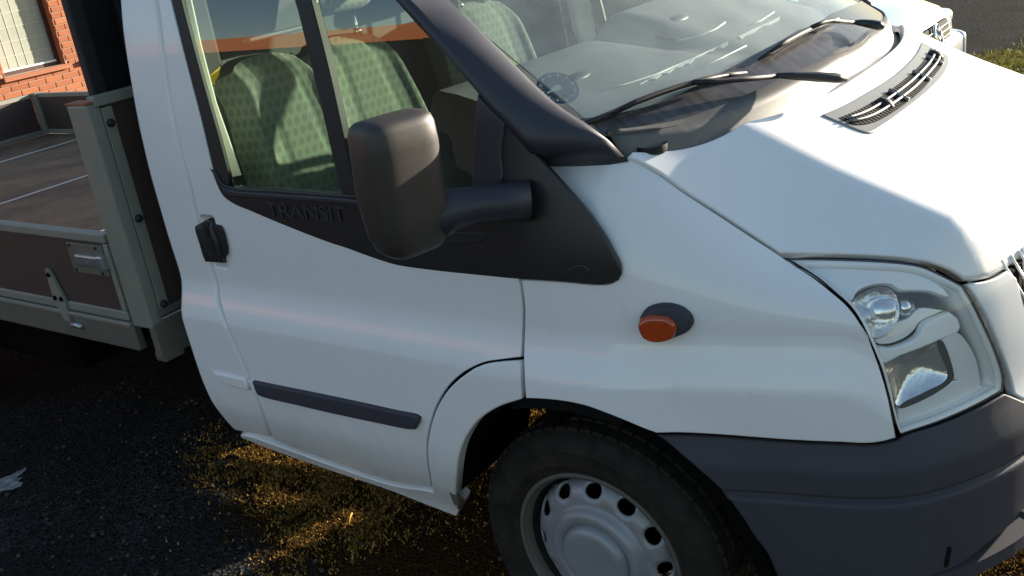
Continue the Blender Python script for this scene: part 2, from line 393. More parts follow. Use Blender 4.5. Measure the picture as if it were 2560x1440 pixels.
def panel_uv(surf, poly, name, m, parent, sp=.02, edge=.003, thick=.012, flip=1, lift=0., extra=None, mirror=False, rows=(), smooth=True):
    poly = clean(np.array(poly)); area = .5*sum(poly[i][0]*poly[(i+1) % len(poly)][1]-poly[(i+1) % len(poly)][0]*poly[i][1] for i in range(len(poly)))
    if area < 0: poly = poly[::-1]
    rings = [poly, inset(poly, edge*.3), inset(poly, edge)]; drops = [-edge, -edge*.3, 0.]
    inn = rings[-1]
    lo, hi = poly.min(0), poly.max(0)
    us = np.arange(lo[0]+sp*.5, hi[0], sp); vs = np.arange(lo[1]+sp*.5, hi[1], sp)
    if len(rows): vs = np.append(vs[np.min(np.abs(vs[:, None]-np.array(rows)[None, :]), axis=1) > sp*.35], rows)
    g = np.array([(a, b) for a in us for b in vs]) if len(us) and len(vs) else np.zeros((0, 2))
    if extra is not None: g = np.vstack((g, extra)) if len(g) else np.array(extra)
    if len(g):
        k = inside(inn, g); g = g[k]
        if len(g): g = g[edist(inn, g) > (sp*.3 if not len(rows) else .004)]
    pts = [Vector(p) for p in inn]+[Vector(p) for p in g]; ni = len(inn)
    vo, eo, fo, ov, oe, of = delaunay_2d_cdt(pts, [(i, (i+1) % ni) for i in range(ni)], [], 1, 1e-6)
    uv = np.array([(p.x, p.y) for p in vo]); 
    base = surf.P(uv[:, 0], uv[:, 1]); nb = surf.N(uv[:, 0], uv[:, 1], flip)
    V = list(base+nb*lift); F = [tuple(f) for f in fo]; NV = list(nb); cen = base.mean(0)
    tri = np.array([f[:3] for f in F])
    # orient with flip normal
    if len(F):
        q = np.cross(np.array(V)[tri[:, 1]]-np.array(V)[tri[:, 0]], np.array(V)[tri[:, 2]]-np.array(V)[tri[:, 0]])
        if (q*nb[tri[:, 0]]).sum() < 0: F = [f[::-1] for f in F]; rev = True
        else: rev = False
    idx = {}
    for i, o in enumerate(ov):
        for k in o:
            if k < ni: idx[k] = i
    prev = [idx.get(i) for i in range(ni)]
    for i in range(ni):
        if prev[i] is None: prev[i] = int(np.argmin(np.linalg.norm(uv-inn[i], axis=1)))
    def strip(A, B):
        for i in range(ni):
            j = (i+1) % ni
            if A[i] == A[j]: f = (A[i], B[i], B[j])
            else: f = (A[i], B[i], B[j], A[j])
            F.append(f if not rev else f[::-1])
    for ring, dp in ((rings[1], drops[1]), (rings[0], drops[0])):
        b = surf.P(ring[:, 0], ring[:, 1]); n_ = surf.N(ring[:, 0], ring[:, 1], flip); s0 = len(V)
        V += list(b+n_*(lift+dp)); cur = list(range(s0, s0+ni)); strip(prev, cur); prev = cur
        bi = surf.P(inn[:, 0], inn[:, 1]); ou = b-bi; ou -= (ou*n_).sum(1)[:, None]*n_; ou /= np.linalg.norm(ou, axis=1)[:, None]+1e-9
        q_ = n_*.75+ou*.66 if dp == drops[1] else n_*.25+ou*.97
        NV += list(q_)
    nfs = len(F)
    s0 = len(V); V += [V[i].copy() for i in prev]; A = list(range(s0, s0+ni)); s1 = len(V); V += list(b+n_*(lift-edge-thick)); B = list(range(s1, s1+ni)); strip(A, B)
    NV += list(ou)+list(ou); NV = [tuple(v) for v in NV]
    me = bpy.data.meshes.new(name); me.from_pydata([tuple(v) for v in V], [], F); me.update(); me.shade_smooth(); me.normals_split_custom_set_from_vertices(NV)
    o = link(name, me, parent, (m,))
    if mirror:
        me2 = bpy.data.meshes.new(name); me2.from_pydata([(v[0], -v[1], v[2]) for v in V], [], [f[::-1] for f in F]); me2.update(); me2.shade_smooth(); me2.normals_split_custom_set_from_vertices([(v[0], -v[1], v[2]) for v in NV])
        o2 = link(name, me2, parent if mirror is True else mirror, (m,)); return o, o2
    return o
def panel(surf, px, name, m, parent, step=14., **kw):
    return panel_uv(surf, [surf.hit(*p) for p in dens(px, step)], name, m, parent, **kw)

def resample(P, n):
    P = np.array(P, float); L = np.r_[0, np.cumsum(np.linalg.norm(np.diff(P, axis=0), axis=1))]; t = np.linspace(0, L[-1], n)
    return np.stack([np.interp(t, L, P[:, k]) for k in range(P.shape[1])], 1)
def blob(name, c_, ax1, ax2, ax3, m, parent):
    bm = bmesh.new(); bmesh.ops.create_uvsphere(bm, u_segments=24, v_segments=14, radius=1)
    for v in bm.verts: v.co = c_+ax1*v.co.x+ax2*v.co.y+ax3*v.co.z
    return bmobj(name, bm, m, parent, True)
# ------------------------------------------------------------------ ground, far setting
def ground_mat():
    m = mat('worn_tarmac', (.05, .05, .05), 1.0, spec=.03)
    n = m.node_tree.nodes; l = m.node_tree.links; b = n['Principled BSDF']
    tc = n.new('ShaderNodeTexCoord')
    def noise(sc, det=8, ro=.6):
        t = n.new('ShaderNodeTexNoise'); t.inputs['Scale'].default_value = sc; t.inputs['Detail'].default_value = det; t.inputs['Roughness'].default_value = ro
        l.new(tc.outputs['Object'], t.inputs['Vector']); return t.outputs['Fac']
    def ramp(f, a, ca, c, cc):
        r = n.new('ShaderNodeValToRGB'); r.color_ramp.elements[0].position = a; r.color_ramp.elements[1].position = c
        r.color_ramp.elements[0].color = (*ca, 1); r.color_ramp.elements[1].color = (*cc, 1); l.new(f, r.inputs[0]); return r.outputs[0]
    def mix(f, a, c):
        k = n.new('ShaderNodeMix'); k.data_type = 'RGBA'; l.new(f, k.inputs[0]); l.new(a, k.inputs[6]); l.new(c, k.inputs[7]); return k.outputs[2]
    v = n.new('ShaderNodeTexVoronoi'); v.inputs['Scale'].default_value = 75; l.new(tc.outputs['Object'], v.inputs['Vector'])
    tar = ramp(v.outputs['Color'], .1, (.006, .0062, .0062), .95, (.058, .058, .056))
    tar2 = mix(ramp(noise(1.3), .4, (0, 0, 0), .62, (1, 1, 1)), tar, ramp(noise(40), .3, (.007, .0072, .0072), .7, (.034, .033, .031)))
    moss = ramp(noise(22), .3, (.018, .018, .010), .7, (.055, .052, .022))
    f = ramp(noise(.75, 10, .68), .60, (0, 0, 0), .70, (1, 1, 1))
    base = mix(f, tar2, moss)
    dirt = ramp(noise(55, 8, .75), .35, (.009, .006, .0035), .72, (.085, .045, .014))     # dead grass and soil under the cab and in front, its gold partly painted sunlight
    def ell(cx, cy, rx, ry):
        q = n.new('ShaderNodeMapping'); q.inputs['Location'].default_value = (-cx/rx, -cy/ry, 0); q.inputs['Scale'].default_value = (1/rx, 1/ry, 0)
        l.new(tc.outputs['Object'], q.inputs[0]); v2 = n.new('ShaderNodeVectorMath'); v2.operation = 'LENGTH'; l.new(q.outputs[0], v2.inputs[0])
        a2 = n.new('ShaderNodeMath'); a2.operation = 'MULTIPLY_ADD'; a2.inputs[1].default_value = .9; l.new(noise(5, 8, .7), a2.inputs[0]); l.new(v2.outputs['Value'], a2.inputs[2])
        k2 = n.new('ShaderNodeMapRange'); l.new(a2.outputs[0], k2.inputs[0])
        for i_, v_ in enumerate((1.30, 1.55, 1., 0.)): k2.inputs[i_+1].default_value = v_
        return k2.outputs[0]
    base = mix(ell(-1.0, -.45, .85, .60), base, dirt); base = mix(ell(1.1, .1, .85, 1.0), base, dirt)
    l.new(base, b.inputs['Base Color'])
    bp = n.new('ShaderNodeBump'); bp.inputs['Strength'].default_value = .8; bp.inputs['Distance'].default_value = .012
    ad = n.new('ShaderNodeMath'); ad.operation = 'ADD'; l.new(v.outputs['Distance'], ad.inputs[0]); l.new(noise(30), ad.inputs[1])
    l.new(ad.outputs[0], bp.inputs['Height']); l.new(bp.outputs[0], b.inputs['Normal'])
    return m
M['ground'] = ground_mat()
g = mesh('ground', [(-300, -300, 0), (300, -300, 0), (300, 300, 0), (-300, 300, 0)], [(0, 1, 2, 3)], M['ground'])
tag(g, kind='structure')

# ------------------------------------------------------------------ red brick building behind the load bed
BX = -12.0
bld = tag(empty('brick_building', (BX, 5, 0)), 'red brick building with pale blinds in brown-framed windows behind the load bed', 'building')
def local(o, root): o.location = -root.location; return o
wins = []                                           # window openings on the wall (y0, y1, z0, z1)
WY0, WY1, WZ0, WZ1 = 4.22, 5.10, .68, 2.05
pitch = (WY1-WY0)+.27
for k in range(-9, 8): wins.append((WY0+k*pitch, WY1+k*pitch, WZ0, WZ1))
def clear(y0, y1, z0, z1):
    """cut a brick's span (y0, y1) by the window openings"""
    for a, b_, c, d in wins:
        if z1 > c-.07 and z0 < d:
            e0, e1 = (a-.0, b_+.0) if z0 > c-.02 else (a-.05, b_+.05)
            if z0 < c-.07: continue
            if y0 >= e0 and y1 <= e1: return None
            if y0 < e0 < y1: y1 = e0
            if y0 < e1 < y1: y0 = e1
    return (y0, y1) if y1-y0 > .03 else None
wall_h = 3.6
bm = bmesh.new()
def vis(y, z): return 3.9 < y < 6.75 and .15 < z < 1.75
wl = bmesh.new()
ys = sorted({-8.0, 14.5} | {w_[0] for w_ in wins} | {w_[1] for w_ in wins}); zs = [-.1, WZ0, WZ1, wall_h]
for i in range(len(ys)-1):
    for j in range(3):
        ym = (ys[i]+ys[i+1])/2
        if j == 1 and any(a < ym < b_ for a, b_, c, d in wins): continue
        bm_box(wl, (-.19, ym-5, (zs[j]+zs[j+1])/2), (.36, ys[i+1]-ys[i], zs[j+1]-zs[j]))
wall = bmobj('wall', wl, M['mortar'], bld)
bcache = {}; far = bmesh.new(); nb_ = 0
row = 0; z = 0.005
while z < wall_h-.07:
    y = -8.0+(.125 if row % 2 else 0)
    while y < 14.4:
        c = clear(y, y+.24, z, z+.071)
        if c:
            L = round(c[1]-c[0], 3); yc = (c[0]+c[1])/2
            if vis(yc, z) and nb_ < 300:
                if L not in bcache:
                    b_ = bmesh.new(); bm_box(b_, (0, 0, 0), (.03, L, .071), None, .004, 1)
                    me = bpy.data.meshes.new('brick'); b_.to_mesh(me); b_.free(); me.materials.append(M['brick']); bcache[L] = me
                o = bpy.data.objects.new('brick', bcache[L]); COL.objects.link(o); o.parent = wall
                o.location = (-.012+random.uniform(-.002, .002), yc-5, z+.0355); nb_ += 1
            else: bm_box(far, (-.012+random.uniform(-.002, .002), yc-5, z+.0355), (.03, L, .071))
        y += .25
    z += .0795; row += 1
tag(bmobj('brickwork', far, M['brick'], wall), kind='stuff')
for a, b_, c, d in wins:
    seen = -1 < a < 8
    yc = (a+b_)/2-5; zc_ = (c+d)/2; W_ = b_-a; H_ = d-c
    wf = bmesh.new(); t = .05; x0 = -.15
    for cy, cz, sy, sz in ((yc-W_/2+t/2, zc_, t, H_), (yc+W_/2-t/2, zc_, t, H_), (yc, c+t/2, W_-2*t, t), (yc, d-t/2, W_-2*t, t)):
        bm_box(wf, (x0, cy, cz), (.07, sy, sz))
    win = bmobj('window', wf, M['frame'], bld)
    box('pane', (x0-.01, yc, zc_), (.012, W_-2*t, H_-2*t), M['pane'], win, bev=0)
    if seen:
        mb = bmesh.new()
        for k in range(1, 6): bm_box(mb, (x0-.001, yc-W_/2+t+(W_-2*t)*k/6, zc_), (.004, .006, H_-2*t-.02))
        for k in range(1, 7): bm_box(mb, (x0+.0015, yc, c+t+(H_-2*t)*k/7), (.004, W_-2*t-.02, .006))
        bmobj('muntin_grid', mb, M['muntin'], win)
        box('bottom_rail', (x0+.025, yc, c+t+.012), (.03, W_-2*t-.01, .022), M['white'], win, bev=.002)
        for sg in (-1, 1): box('reveal', (-.07, yc+sg*(W_/2+.004), zc_), (.134, .012, H_), M['sill'], win, bev=0)
    box('sill', (-.03, yc, c-.032), (.19, W_+.10, .06), M['sill'], win, bev=.004)
# ------------------------------------------------------------------ workshop behind the camera: it shows in the van's glass and paint
ws = tag(empty('workshop', (-31, -27, 0)), 'long low workshop with a terracotta fascia mirrored in the side window', 'building')
box('wall', (0, 0, 2.35), (54, 5, 4.7), M['guard'], ws, bev=0)
box('fascia', (0, 2.4, 5.32), (54.6, .5, 1.24), M['fascia'], ws, bev=0)

# ------------------------------------------------------------------ the van's measured skins
truck = tag(empty('flatbed_truck', (0, 0, 0)), 'white single-cab dropside truck parked with its black door mirror towards us', 'truck')
_wz = pchip([.25, .33, .392, .471, .558, .644, .751, .838, .846, .952, .960, 1.08, 1.235, 1.381, 1.521, 1.635, 1.726, 1.93, 2.1],
            [.875, .905, .937, .976, 1.006, 1.017, 1.0215, 1.0235, 1.0220, .9900, .9895, .9935, .9945, .988, .973, .957, .937, .885, .83])
ARC = (0.0, .335)
def flare(x, z):
    r = np.hypot(x-ARC[0], z-ARC[1])
    return .016*(1-sstep(.40, .58, r))
REC = None
def Pd(x, z):
    x = np.asarray(x, float); z = np.asarray(z, float)
    W = _wz(z)-np.where(x > -.1, .45*(x+.1)**2, 0)-np.where(x > -.6, .10*(x+.6)**2*sstep(1.1, 1.4, z), 0)
    if REC is not None:
        a, b_, c, d = REC; e = .012
        W = W-.026*sstep(a-.002, a+e, x)*(1-sstep(b_-e*1.6, b_, x))*sstep(c, c+e, z)*(1-sstep(d-e, d, z))
    gx = -1.225
    W = W-.0016*np.exp(-((x-gx)/.009)**2)*sstep(1.185, 1.215, z)
    return np.stack((x, -W, z), 1)
D0 = Surf(Pd, -1.42, .30, .27, 2.08)
h1, h2 = D0.hit(497, 536), D0.hit(573, 674)
REC = (h1[0], h2[0], h2[1], h1[1])
D = D0
# bonnet
_bz = pchip([-.2, .14, .31, .49, .65, .73, .80, .90, 1.0], [1.59, 1.415, 1.332, 1.239, 1.170, 1.136, 1.101, 1.046, .98])
def bonnet_z(x, y):
    x = np.asarray(x, float); a = np.abs(np.asarray(y, float))
    e = .16+.40*sstep(.08, .46, x)
    s = np.clip(a-.585, 0, None); sh = e*np.where(s < .016, s*s/.032, s-.008)
    z = _bz(x)-.09*a**2-sh
    q = np.clip(x-(.885-.31*a**2)+.07, 0, .25)
    return z-17*q*q
def Pt(x, y): return np.stack((np.asarray(x, float), np.asarray(y, float), bonnet_z(x, y)), 1)
T = Surf(Pt, .0, .98, -.98, .98)
# fender
_fw = pchip([-.3, -.2, -.1, 0, .1, .2, .34, .45, .55, .62, .68, .75, .82], [1.0215, 1.0215, 1.0215, 1.0165, 1.003, .982, .945, .914, .886, .863, .836, .785, .70])
YG = .80
def Pf(x, v):
    x = np.asarray(x, float); v = np.asarray(v, float)
    w0 = _fw(x); yg = np.minimum(YG, w0-.05); zt = np.minimum(bonnet_z(x, yg), 1.34); zr = np.minimum(.957, zt-.07)
    zl = .27+(np.minimum(v, .957)-.27)*(zr-.27)/(.957-.27)
    wl = w0+_wz(zl*.957/zr)-1.0215
    t = np.clip((v-.957)/.40, 0, 1.15)
    wr = w0+_wz(.957)-1.0215
    p0 = (wr, zr); p1 = (wr+.004, zr+.62*(zt-zr)); p2 = (yg+.55*(wr-yg), zt-.18*(zt-zr)); p3 = (yg, zt)
    bz = lambda a, b_, c, d: (1-t)**3*a+3*(1-t)**2*t*b_+3*(1-t)*t*t*c+t**3*d
    W = np.where(v <= .957, wl, bz(p0[0], p1[0], p2[0], p3[0])); Z = np.where(v <= .957, zl, bz(p0[1], p1[1], p2[1], p3[1]))
    W = W+flare(x, Z)
    return np.stack((x, -W, Z), 1)
Fd = Surf(Pf, -.20, .80, .30, 1.40, .01, .01)
# nose / bumper / lamp skin along the plan curve
pc = [(-.1, 1.022), (0, 1.017), (.10, 1.003), (.2, .982), (.34, .945), (.445, .914), (.551, .886), (.623, .862), (.689, .827), (.75, .767), (.808, .684), (.855, .587), (.90, .45), (.93, .25), (.94, 0), (.93, -.25), (.90, -.45)]
pc = np.array(pc); tt = np.r_[0, np.cumsum(np.linalg.norm(np.diff(pc, axis=0), axis=1))]
_px, _py = pchip(tt, pc[:, 0]), pchip(tt, pc[:, 1]); TC = tt[14]
_in = pchip([.2, .27, .33, .45, .588, .598, .603, .609, .658, .668, .70, .755, .85, .95, 1.0, 1.05, 1.1, 1.2], [.05, .03, .01, 0, -.001, .010, .013, .002, .0025, .004, .016, .034, .038, .054, .072, .11, .17, .3])
def Pn(t, z):
    t = np.asarray(t, float); z = np.asarray(z, float); e = 2e-3
    dx = _px(t+e)-_px(t-e); dy = -(_py(t+e)-_py(t-e)); L = np.hypot(dx, dy); nx, ny = dy/L, -dx/L
    i = _in(z)
    return np.stack((_px(t)-nx*i, -_py(t)-ny*i, z), 1)
N = Surf(Pn, .02, TC+.5, .22, 1.12)
def lifted(S0, fn): return Surf(fn, S0.u0, S0.u0+S0.du*S0.nu, S0.v0, S0.v0+S0.dv*S0.nv, S0.du, S0.dv)
# windscreen
E0, E1 = np.array((.13, .85, 1.315)), np.array((-.72, .755, 1.93)); EL = np.linalg.norm(E1-E0)
def Pg(u, s):
    u = np.asarray(u, float)/.85; s = np.asarray(s, float)/EL
    b_ = .27-.07*s
    return np.stack((E0[0]+s*(E1[0]-E0[0])+b_*(1-u*u), u*(E0[1]+s*(E1[1]-E0[1])), E0[2]+s*(E1[2]-E0[2])), 1)
G = Surf(Pg, -.95, .95, -.25, 1.1)

# ------------------------------------------------------------------ doors, cab corner, sills
shut = [(340, -260), (365, -120), (392, 0), (407, 115), (430, 275), (455, 385), (480, 480), (492, 535), (510, 600), (529, 665), (541, 705), (549, 758), (565, 808), (586, 858), (604, 897), (622, 940), (643, 997), (664, 1055), (680, 1096)]
win_edge = [(425, 0), (462, 150), (500, 297), (527, 410), (533, 434)]
belt_low = [(543, 462), (560, 490), (590, 511), (624, 525), (692, 554), (820, 604), (869, 620), (918, 638), (990, 661), (1068, 673), (1179, 685), (1296, 696)]
arc_cut = [(1305, 896), (1257, 899), (1210, 907), (1163, 931), (1121, 969), (1093, 1016), (1078, 1063), (1070, 1113), (1072, 1160), (1082, 1216)]
door_px = [(shut[0][0]+3, shut[0][1], 'c')] + [(a+3, b_) for a, b_ in shut[1:-1]] + [(684, 1099, 'c'), (708, 1110), (844, 1159), (984, 1204), (1078, 1218, 'c')] + \
    [(a-4, b_-1) for a, b_ in arc_cut[::-1][1:-1]] + [(1301, 892, 'c'), (1304, 830), (1305, 770), (1302, 742), (1294, 698, 'c')] + belt_low[::-1][1:] + [(533, 434, 'c')] + win_edge[::-1][1:] + [(398, -110), (366, -262, 'c')]
rows_d = (.830, .838, .846, .854, .944, .952, .960, .968, .588, .592, .64, .645)
hx = np.linspace(REC[0]-.01, REC[1]+.01, 18); hz = np.linspace(REC[2]-.01, REC[3]+.01, 26)
ext = np.array([(a, b_) for a in hx for b_ in hz])
door, door2 = panel(D, door_px, 'door', M['paint'], truck, sp=.022, rows=rows_d, extra=ext, mirror=True)
box('door_inner', (-.76, -.93, .84), (.56, .06, .50), M['inner'], door, bev=.01); box('door_inner', (-.76, .93, .84), (.56, .06, .50), M['inner'], door2, bev=.01)
rear_px = [(a-3, b_) for a, b_ in shut]
ru = hits(D, rear_px)
zb = D.hit(601, 1083)[1]; zz = np.linspace(zb, ru[0][1], 60)
poly = ru+[np.array((-1.302, z_)) for z_ in zz]
panel_uv(D, poly, 'cab_corner', M['paint'], truck, sp=.022, edge=.014, thick=.05, rows=rows_d, mirror=True)
sill_px = [(603, 1085, 'c'), (614, 1085), (708, 1116), (844, 1165), (984, 1210), (1083, 1226), (1110, 1240), (1150, 1270, 'c'), (1144, 1287, 'c'), (1078, 1262), (984, 1225), (844, 1178), (703, 1129), (606, 1091, 'c')]
panel(D, sill_px, 'sill', M['paint'], truck, sp=.02, edge=.004, lift=.006, thick=.06, mirror=True)
flare_px = [(1305, 900, 'c'), (1306, 950), (1310, 993, 'c'), (1296, 998), (1264, 1008), (1232, 1024), (1200, 1048), (1172, 1085), (1156, 1121), (1149, 1152), (1146, 1191), (1144, 1230), (1144, 1256), (1152, 1270, 'c'), (1110, 1241), (1087, 1226, 'c'), (1077, 1160), (1074, 1113), (1082, 1064), (1097, 1018), (1125, 972), (1166, 935), (1211, 911), (1257, 903)]
panel(D, flare_px, 'wheel_arch_trim', M['paint'], truck, sp=.018, edge=.005, lift=.010, thick=.03, mirror=True)
# tapering white end of the rubbing strip on the cab corner and door
panel(D, [(528, 925, 'c'), (616, 945, 'c'), (627, 974, 'c'), (590, 966), (552, 950)], 'strip_end', M['paint'], truck, sp=.01, edge=.007, lift=.009, thick=.008, mirror=True)
panel(D, [(626, 948, 'c'), (634, 949, 'c'), (648, 981, 'c'), (637, 978, 'c')], 'strip_end', M['paint'], door, sp=.01, edge=.003, lift=.009, thick=.008)
# rubbing strip
rub_px = [(637, 950, 'c'), (700, 963), (800, 983), (900, 1004), (1000, 1026), (1045, 1035), (1054, 1041), (1053, 1052), (1043, 1069), (1030, 1069), (950, 1053), (850, 1032), (750, 1009), (662, 988), (650, 982)]
panel(D, rub_px, 'rubbing_strip', M['bumper'], door, sp=.012, edge=.006, lift=.013, thick=.01, mirror=door2)
# door handle
hc = [(505, 552), (530, 553), (556, 560), (572, 578), (574, 610), (572, 634), (560, 637)]
panel(D, [(500, 560), (508, 551), (530, 553), (541, 566), (556, 600), (566, 640), (566, 652), (556, 661), (536, 659), (526, 648), (512, 605)], 'door_handle', M['trim'], door, sp=.008, edge=.008, lift=.022, thick=.018, mirror=door2)
panel(D, [(536, 560), (556, 562), (563, 575), (574, 632), (568, 640), (548, 640)], 'handle_recess', M['rubber'], door, sp=.008, edge=.003, lift=.012, thick=.004, mirror=door2)
# black belt trim with the triangular end, window seals, glass
tri = [(1500, 711), (1525, 708), (1543, 698), (1552, 682), (1549, 664), (1535, 635), (1510, 588), (1470, 530), (1435, 488), (1400, 450), (1355, 402, 'c')]
pil_out = [(1300, 345), (1260, 299), (1232, 272), (1197, 231, 'c')]
trim_px = [(525, 420, 'c'), (533, 434), (543, 460)]+[(a, b_+1) for a, b_ in belt_low[1:]]+[(1400, 703)]+tri+pil_out+[(1192, 300), (1183, 479, 'c'), (1100, 489), (880, 487), (700, 475), (575, 466), (553, 455), (540, 432)]
belt, belt2 = panel(D, trim_px, 'belt_trim', M['trim'], door, sp=.02, edge=.004, lift=.003, thick=.012, mirror=door2)
panel(D, [(556, 462, 'c'), (575, 472), (700, 483), (860, 494), (900, 500), (935, 520), (950, 545), (940, 548), (925, 530), (895, 512), (860, 507), (700, 496), (575, 486), (562, 478)], 'belt_ledge', M['pillar'], door, sp=.01, edge=.004, lift=.009, thick=.006, mirror=door2)
panel(D, [(1267, 306, 'c'), (1263, 345), (1258, 385), (1262, 440), (1250, 470), (1200, 476), (1184, 478, 'c'), (1193, 300), (1199, 236, 'c'), (1236, 276)], 'mirror_base_plate', M['pillar'], door, sp=.02, edge=.004, lift=.010, thick=.008, mirror=door2)
cap = [(1450+27*math.cos(a), 678+19*math.sin(a)) for a in np.linspace(0, 2*math.pi, 20)[:-1]]
panel(D, cap, 'screw_cap', M['trim'], truck, sp=.008, edge=.003, lift=.007, thick=.004, step=8)
panel(D, [(1085, 594, 'c'), (1100, 584), (1150, 579), (1222, 580, 'c'), (1215, 598), (1190, 608), (1090, 607, 'c')], 'arm_slot', M['rubber'], door, sp=.01, edge=.003, lift=.005, thick=.003)
seal_px = [(425, 2)]+win_edge[1:-1]+[(534, 436, 'c'), (552, 457), (572, 466, 'c'), (569, 447), (545, 352), (513, 240), (480, 120), (449, 0), (425, -100), (398, -200, 'c'), (374, -200, 'c'), (400, -100)]
seal_px[0] = (425, 0)
panel(D, seal_px, 'window_seal', M['rubber'], door, sp=.015, edge=.003, lift=-.003, thick=.01, mirror=door2)
gl_px = [(398, -200, 'c'), (449, 0), (513, 240), (569, 447), (575, 466, 'c'), (860, 492, 'c'), (750, 40), (720, -80), (690, -200, 'c')]
panel(D, gl_px, 'window_glass', M['glass'], door, sp=.05, edge=.001, lift=-.012, thick=.003, mirror=door2)
gl2 = [(765, -60, 'c'), (790, 60), (888, 492, 'c'), (1186, 482, 'c'), (1196, 300), (1199, 240, 'c'), (1050, 58), (978, -28), (900, -120, 'c'), (750, -120, 'c')]
panel(D, gl2, 'quarter_glass', M['glass'], door, sp=.05, edge=.001, lift=-.012, thick=.003, mirror=door2)
div_px = [(686, -200, 'c'), (712, -100), (738, 0), (790, 210), (852, 474), (858, 490, 'c'), (892, 492, 'c'), (886, 466), (826, 190), (778, 0), (752, -100), (724, -200, 'c')]
panel(D, div_px, 'window_divider', M['rubber'], door, sp=.015, edge=.004, lift=.002, thick=.02, mirror=door2)
# raised lettering on the belt trim
fc = bpy.data.curves.new('lettering', 'FONT'); fc.body = 'TRANSIT'; fc.extrude = .5; fc.size = 1; fc.space_character = .92
fo_ = bpy.data.objects.new('lettering_tmp', fc); COL.objects.link(fo_); bpy.context.view_layer.update()
tm = bpy.data.meshes.new_from_object(fo_.evaluated_get(bpy.context.evaluated_depsgraph_get())); bpy.data.objects.remove(fo_)
co = np.array([v.co[:] for v in tm.vertices]); x0, x1, y1 = co[:, 0].min(), co[:, 0].max(), co[:, 1].max()
a = D.hit(676, 540); b_ = D.hit(872, 553); c = D.hit(672, 505)
nv = []
for p in co:
    f = (p[0]-x0)/(x1-x0); q = a+(b_-a)*f; hgt = (c[1]-a[1])*p[1]/y1
    k = Vector(D.pt(q[0], q[1]+hgt)); k.y -= .003+.0035*(p[2] > 0); nv.append(k)
for v, k in zip(tm.vertices, nv): v.co = k
tm.materials.clear(); link('lettering', tm, belt, (M['pillar'],))

# ------------------------------------------------------------------ A pillars
def strip_mesh(name, A, B, m, parent, k=9, bulge=.012, mirror=None, back=.02, foot=None):
    V = []; F = []; n = len(A)
    for i in range(n):
        a, b_ = Vector(A[i]), Vector(B[i])
        tA = (Vector(A[min(i+1, n-1)])-Vector(A[max(i-1, 0)])); nn = (b_-a).cross(tA).normalized()
        if nn.y > 0: nn = -nn
        for j in range(k+1):
            t = j/k; V.append(a.lerp(b_, t)+nn*bulge*math.sin(math.pi*t)**.7)
    if foot:
        for j in range(k+1): V[(n-1)*(k+1)+j] = foot[j]
    for i in range(n-1):
        for j in range(k): F.append((i*(k+1)+j, i*(k+1)+j+1, (i+1)*(k+1)+j+1, (i+1)*(k+1)+j))
    r = []
    for sgn in ((1, -1) if mirror else (1,)):
        o = mesh(name, [(v.x, v.y*sgn, v.z) for v in V], F if sgn > 0 else [f[::-1] for f in F], m, parent, True)
        sm = o.modifiers.new('t', 'SOLIDIFY'); sm.thickness = back; sm.offset = 0
        r.append(o)
    return r
# ------------------------------------------------------------------ fender, bonnet
gap_f = [(1567, 396), (1577, 399), (1641, 434), (1713, 485), (1792, 536), (1871, 588), (1946, 637)]
lampr = [(1981, 661), (2037, 698), (2080, 732), (2122, 770), (2151, 812), (2178, 868), (2200, 924), (2219, 988)]
fend_px = [(1357, 403, 'c'), (1450, 403), (1540, 399), (1567, 396, 'c')]+gap_f[1:]+lampr+[(2240, 1096, 'c'), (2187, 1108), (2101, 1106), (1972, 1100), (1800, 1087), (1700, 1082), (1641, 1083, 'c'), (1606, 1070), (1561, 1051), (1513, 1032), (1462, 1014), (1408, 1003), (1360, 998), (1314, 996, 'c'), (1311, 950), (1309, 898), (1311, 830), (1312, 770), (1309, 742), (1302, 699, 'c'), (1400, 705), (1500, 713), (1527, 710), (1545, 700), (1554, 683), (1551, 664), (1537, 635), (1512, 588), (1472, 530), (1437, 488), (1402, 450)]
panel(Fd, fend_px, 'fender', M['paint'], truck, sp=.02, edge=.003, thick=.016, mirror=True, rows=(.830, .838, .846, .854, .944, .952, .960, .968))
po = [(800, -240), (874, -152), (960, -49), (1050, 58), (1123, 145), (1197, 232), (1232, 273), (1260, 301), (1300, 347), (1330, 376), (1355, 401)]
pi = [(850, -240), (938, -152), (1041, -49), (1148, 58), (1235, 145), (1318, 228), (1365, 271), (1402, 299), (1455, 331), (1510, 362), (1563, 391)]
A = [D.pt(*D.hit(*p)) for p in po]; B = [G.pt(*G.hit(*p))+Vector((.012, -.006, .012)) for p in pi]
fp_ = resample([tuple(p) for p in hits(Fd, [(1356, 405), (1450, 405), (1540, 401), (1568, 397)], 8.)], 10)
foot = [Fd.pt(*p)+Vector(Fd.N(np.array([p[0]]), np.array([p[1]]))[0])*-.003 for p in fp_]
strip_mesh('pillar_trim', A, B, M['pillar'], truck, mirror=True, bulge=.018, foot=foot)
gb = hits(T, [(1570, 391, 'c'), (1580, 393), (1646, 428), (1718, 478), (1797, 529), (1876, 581), (1951, 630, 'c'), (2058, 632), (2188, 637), (2265, 643), (2308, 651), (2351, 666), (2386, 683), (2412, 702, 'c'), (2430, 703), (2476, 694), (2500, 682), (2530, 662), (2560, 636)])
gb = [p for p in gb if p[1] < -.05]
zf0 = float(bonnet_z(gb[-1][0], gb[-1][1])); hf = []; xs_ = np.linspace(.70, .97, 400)
for t in np.linspace(.1, 1, 12):
    y_ = gb[-1][1]*(1-t); zz_ = bonnet_z(xs_, np.full(400, y_)); k_ = int(np.argmin(np.abs(zz_-(zf0+.012*math.sin(t*math.pi/2))))); hf.append(np.array((xs_[k_], y_)))
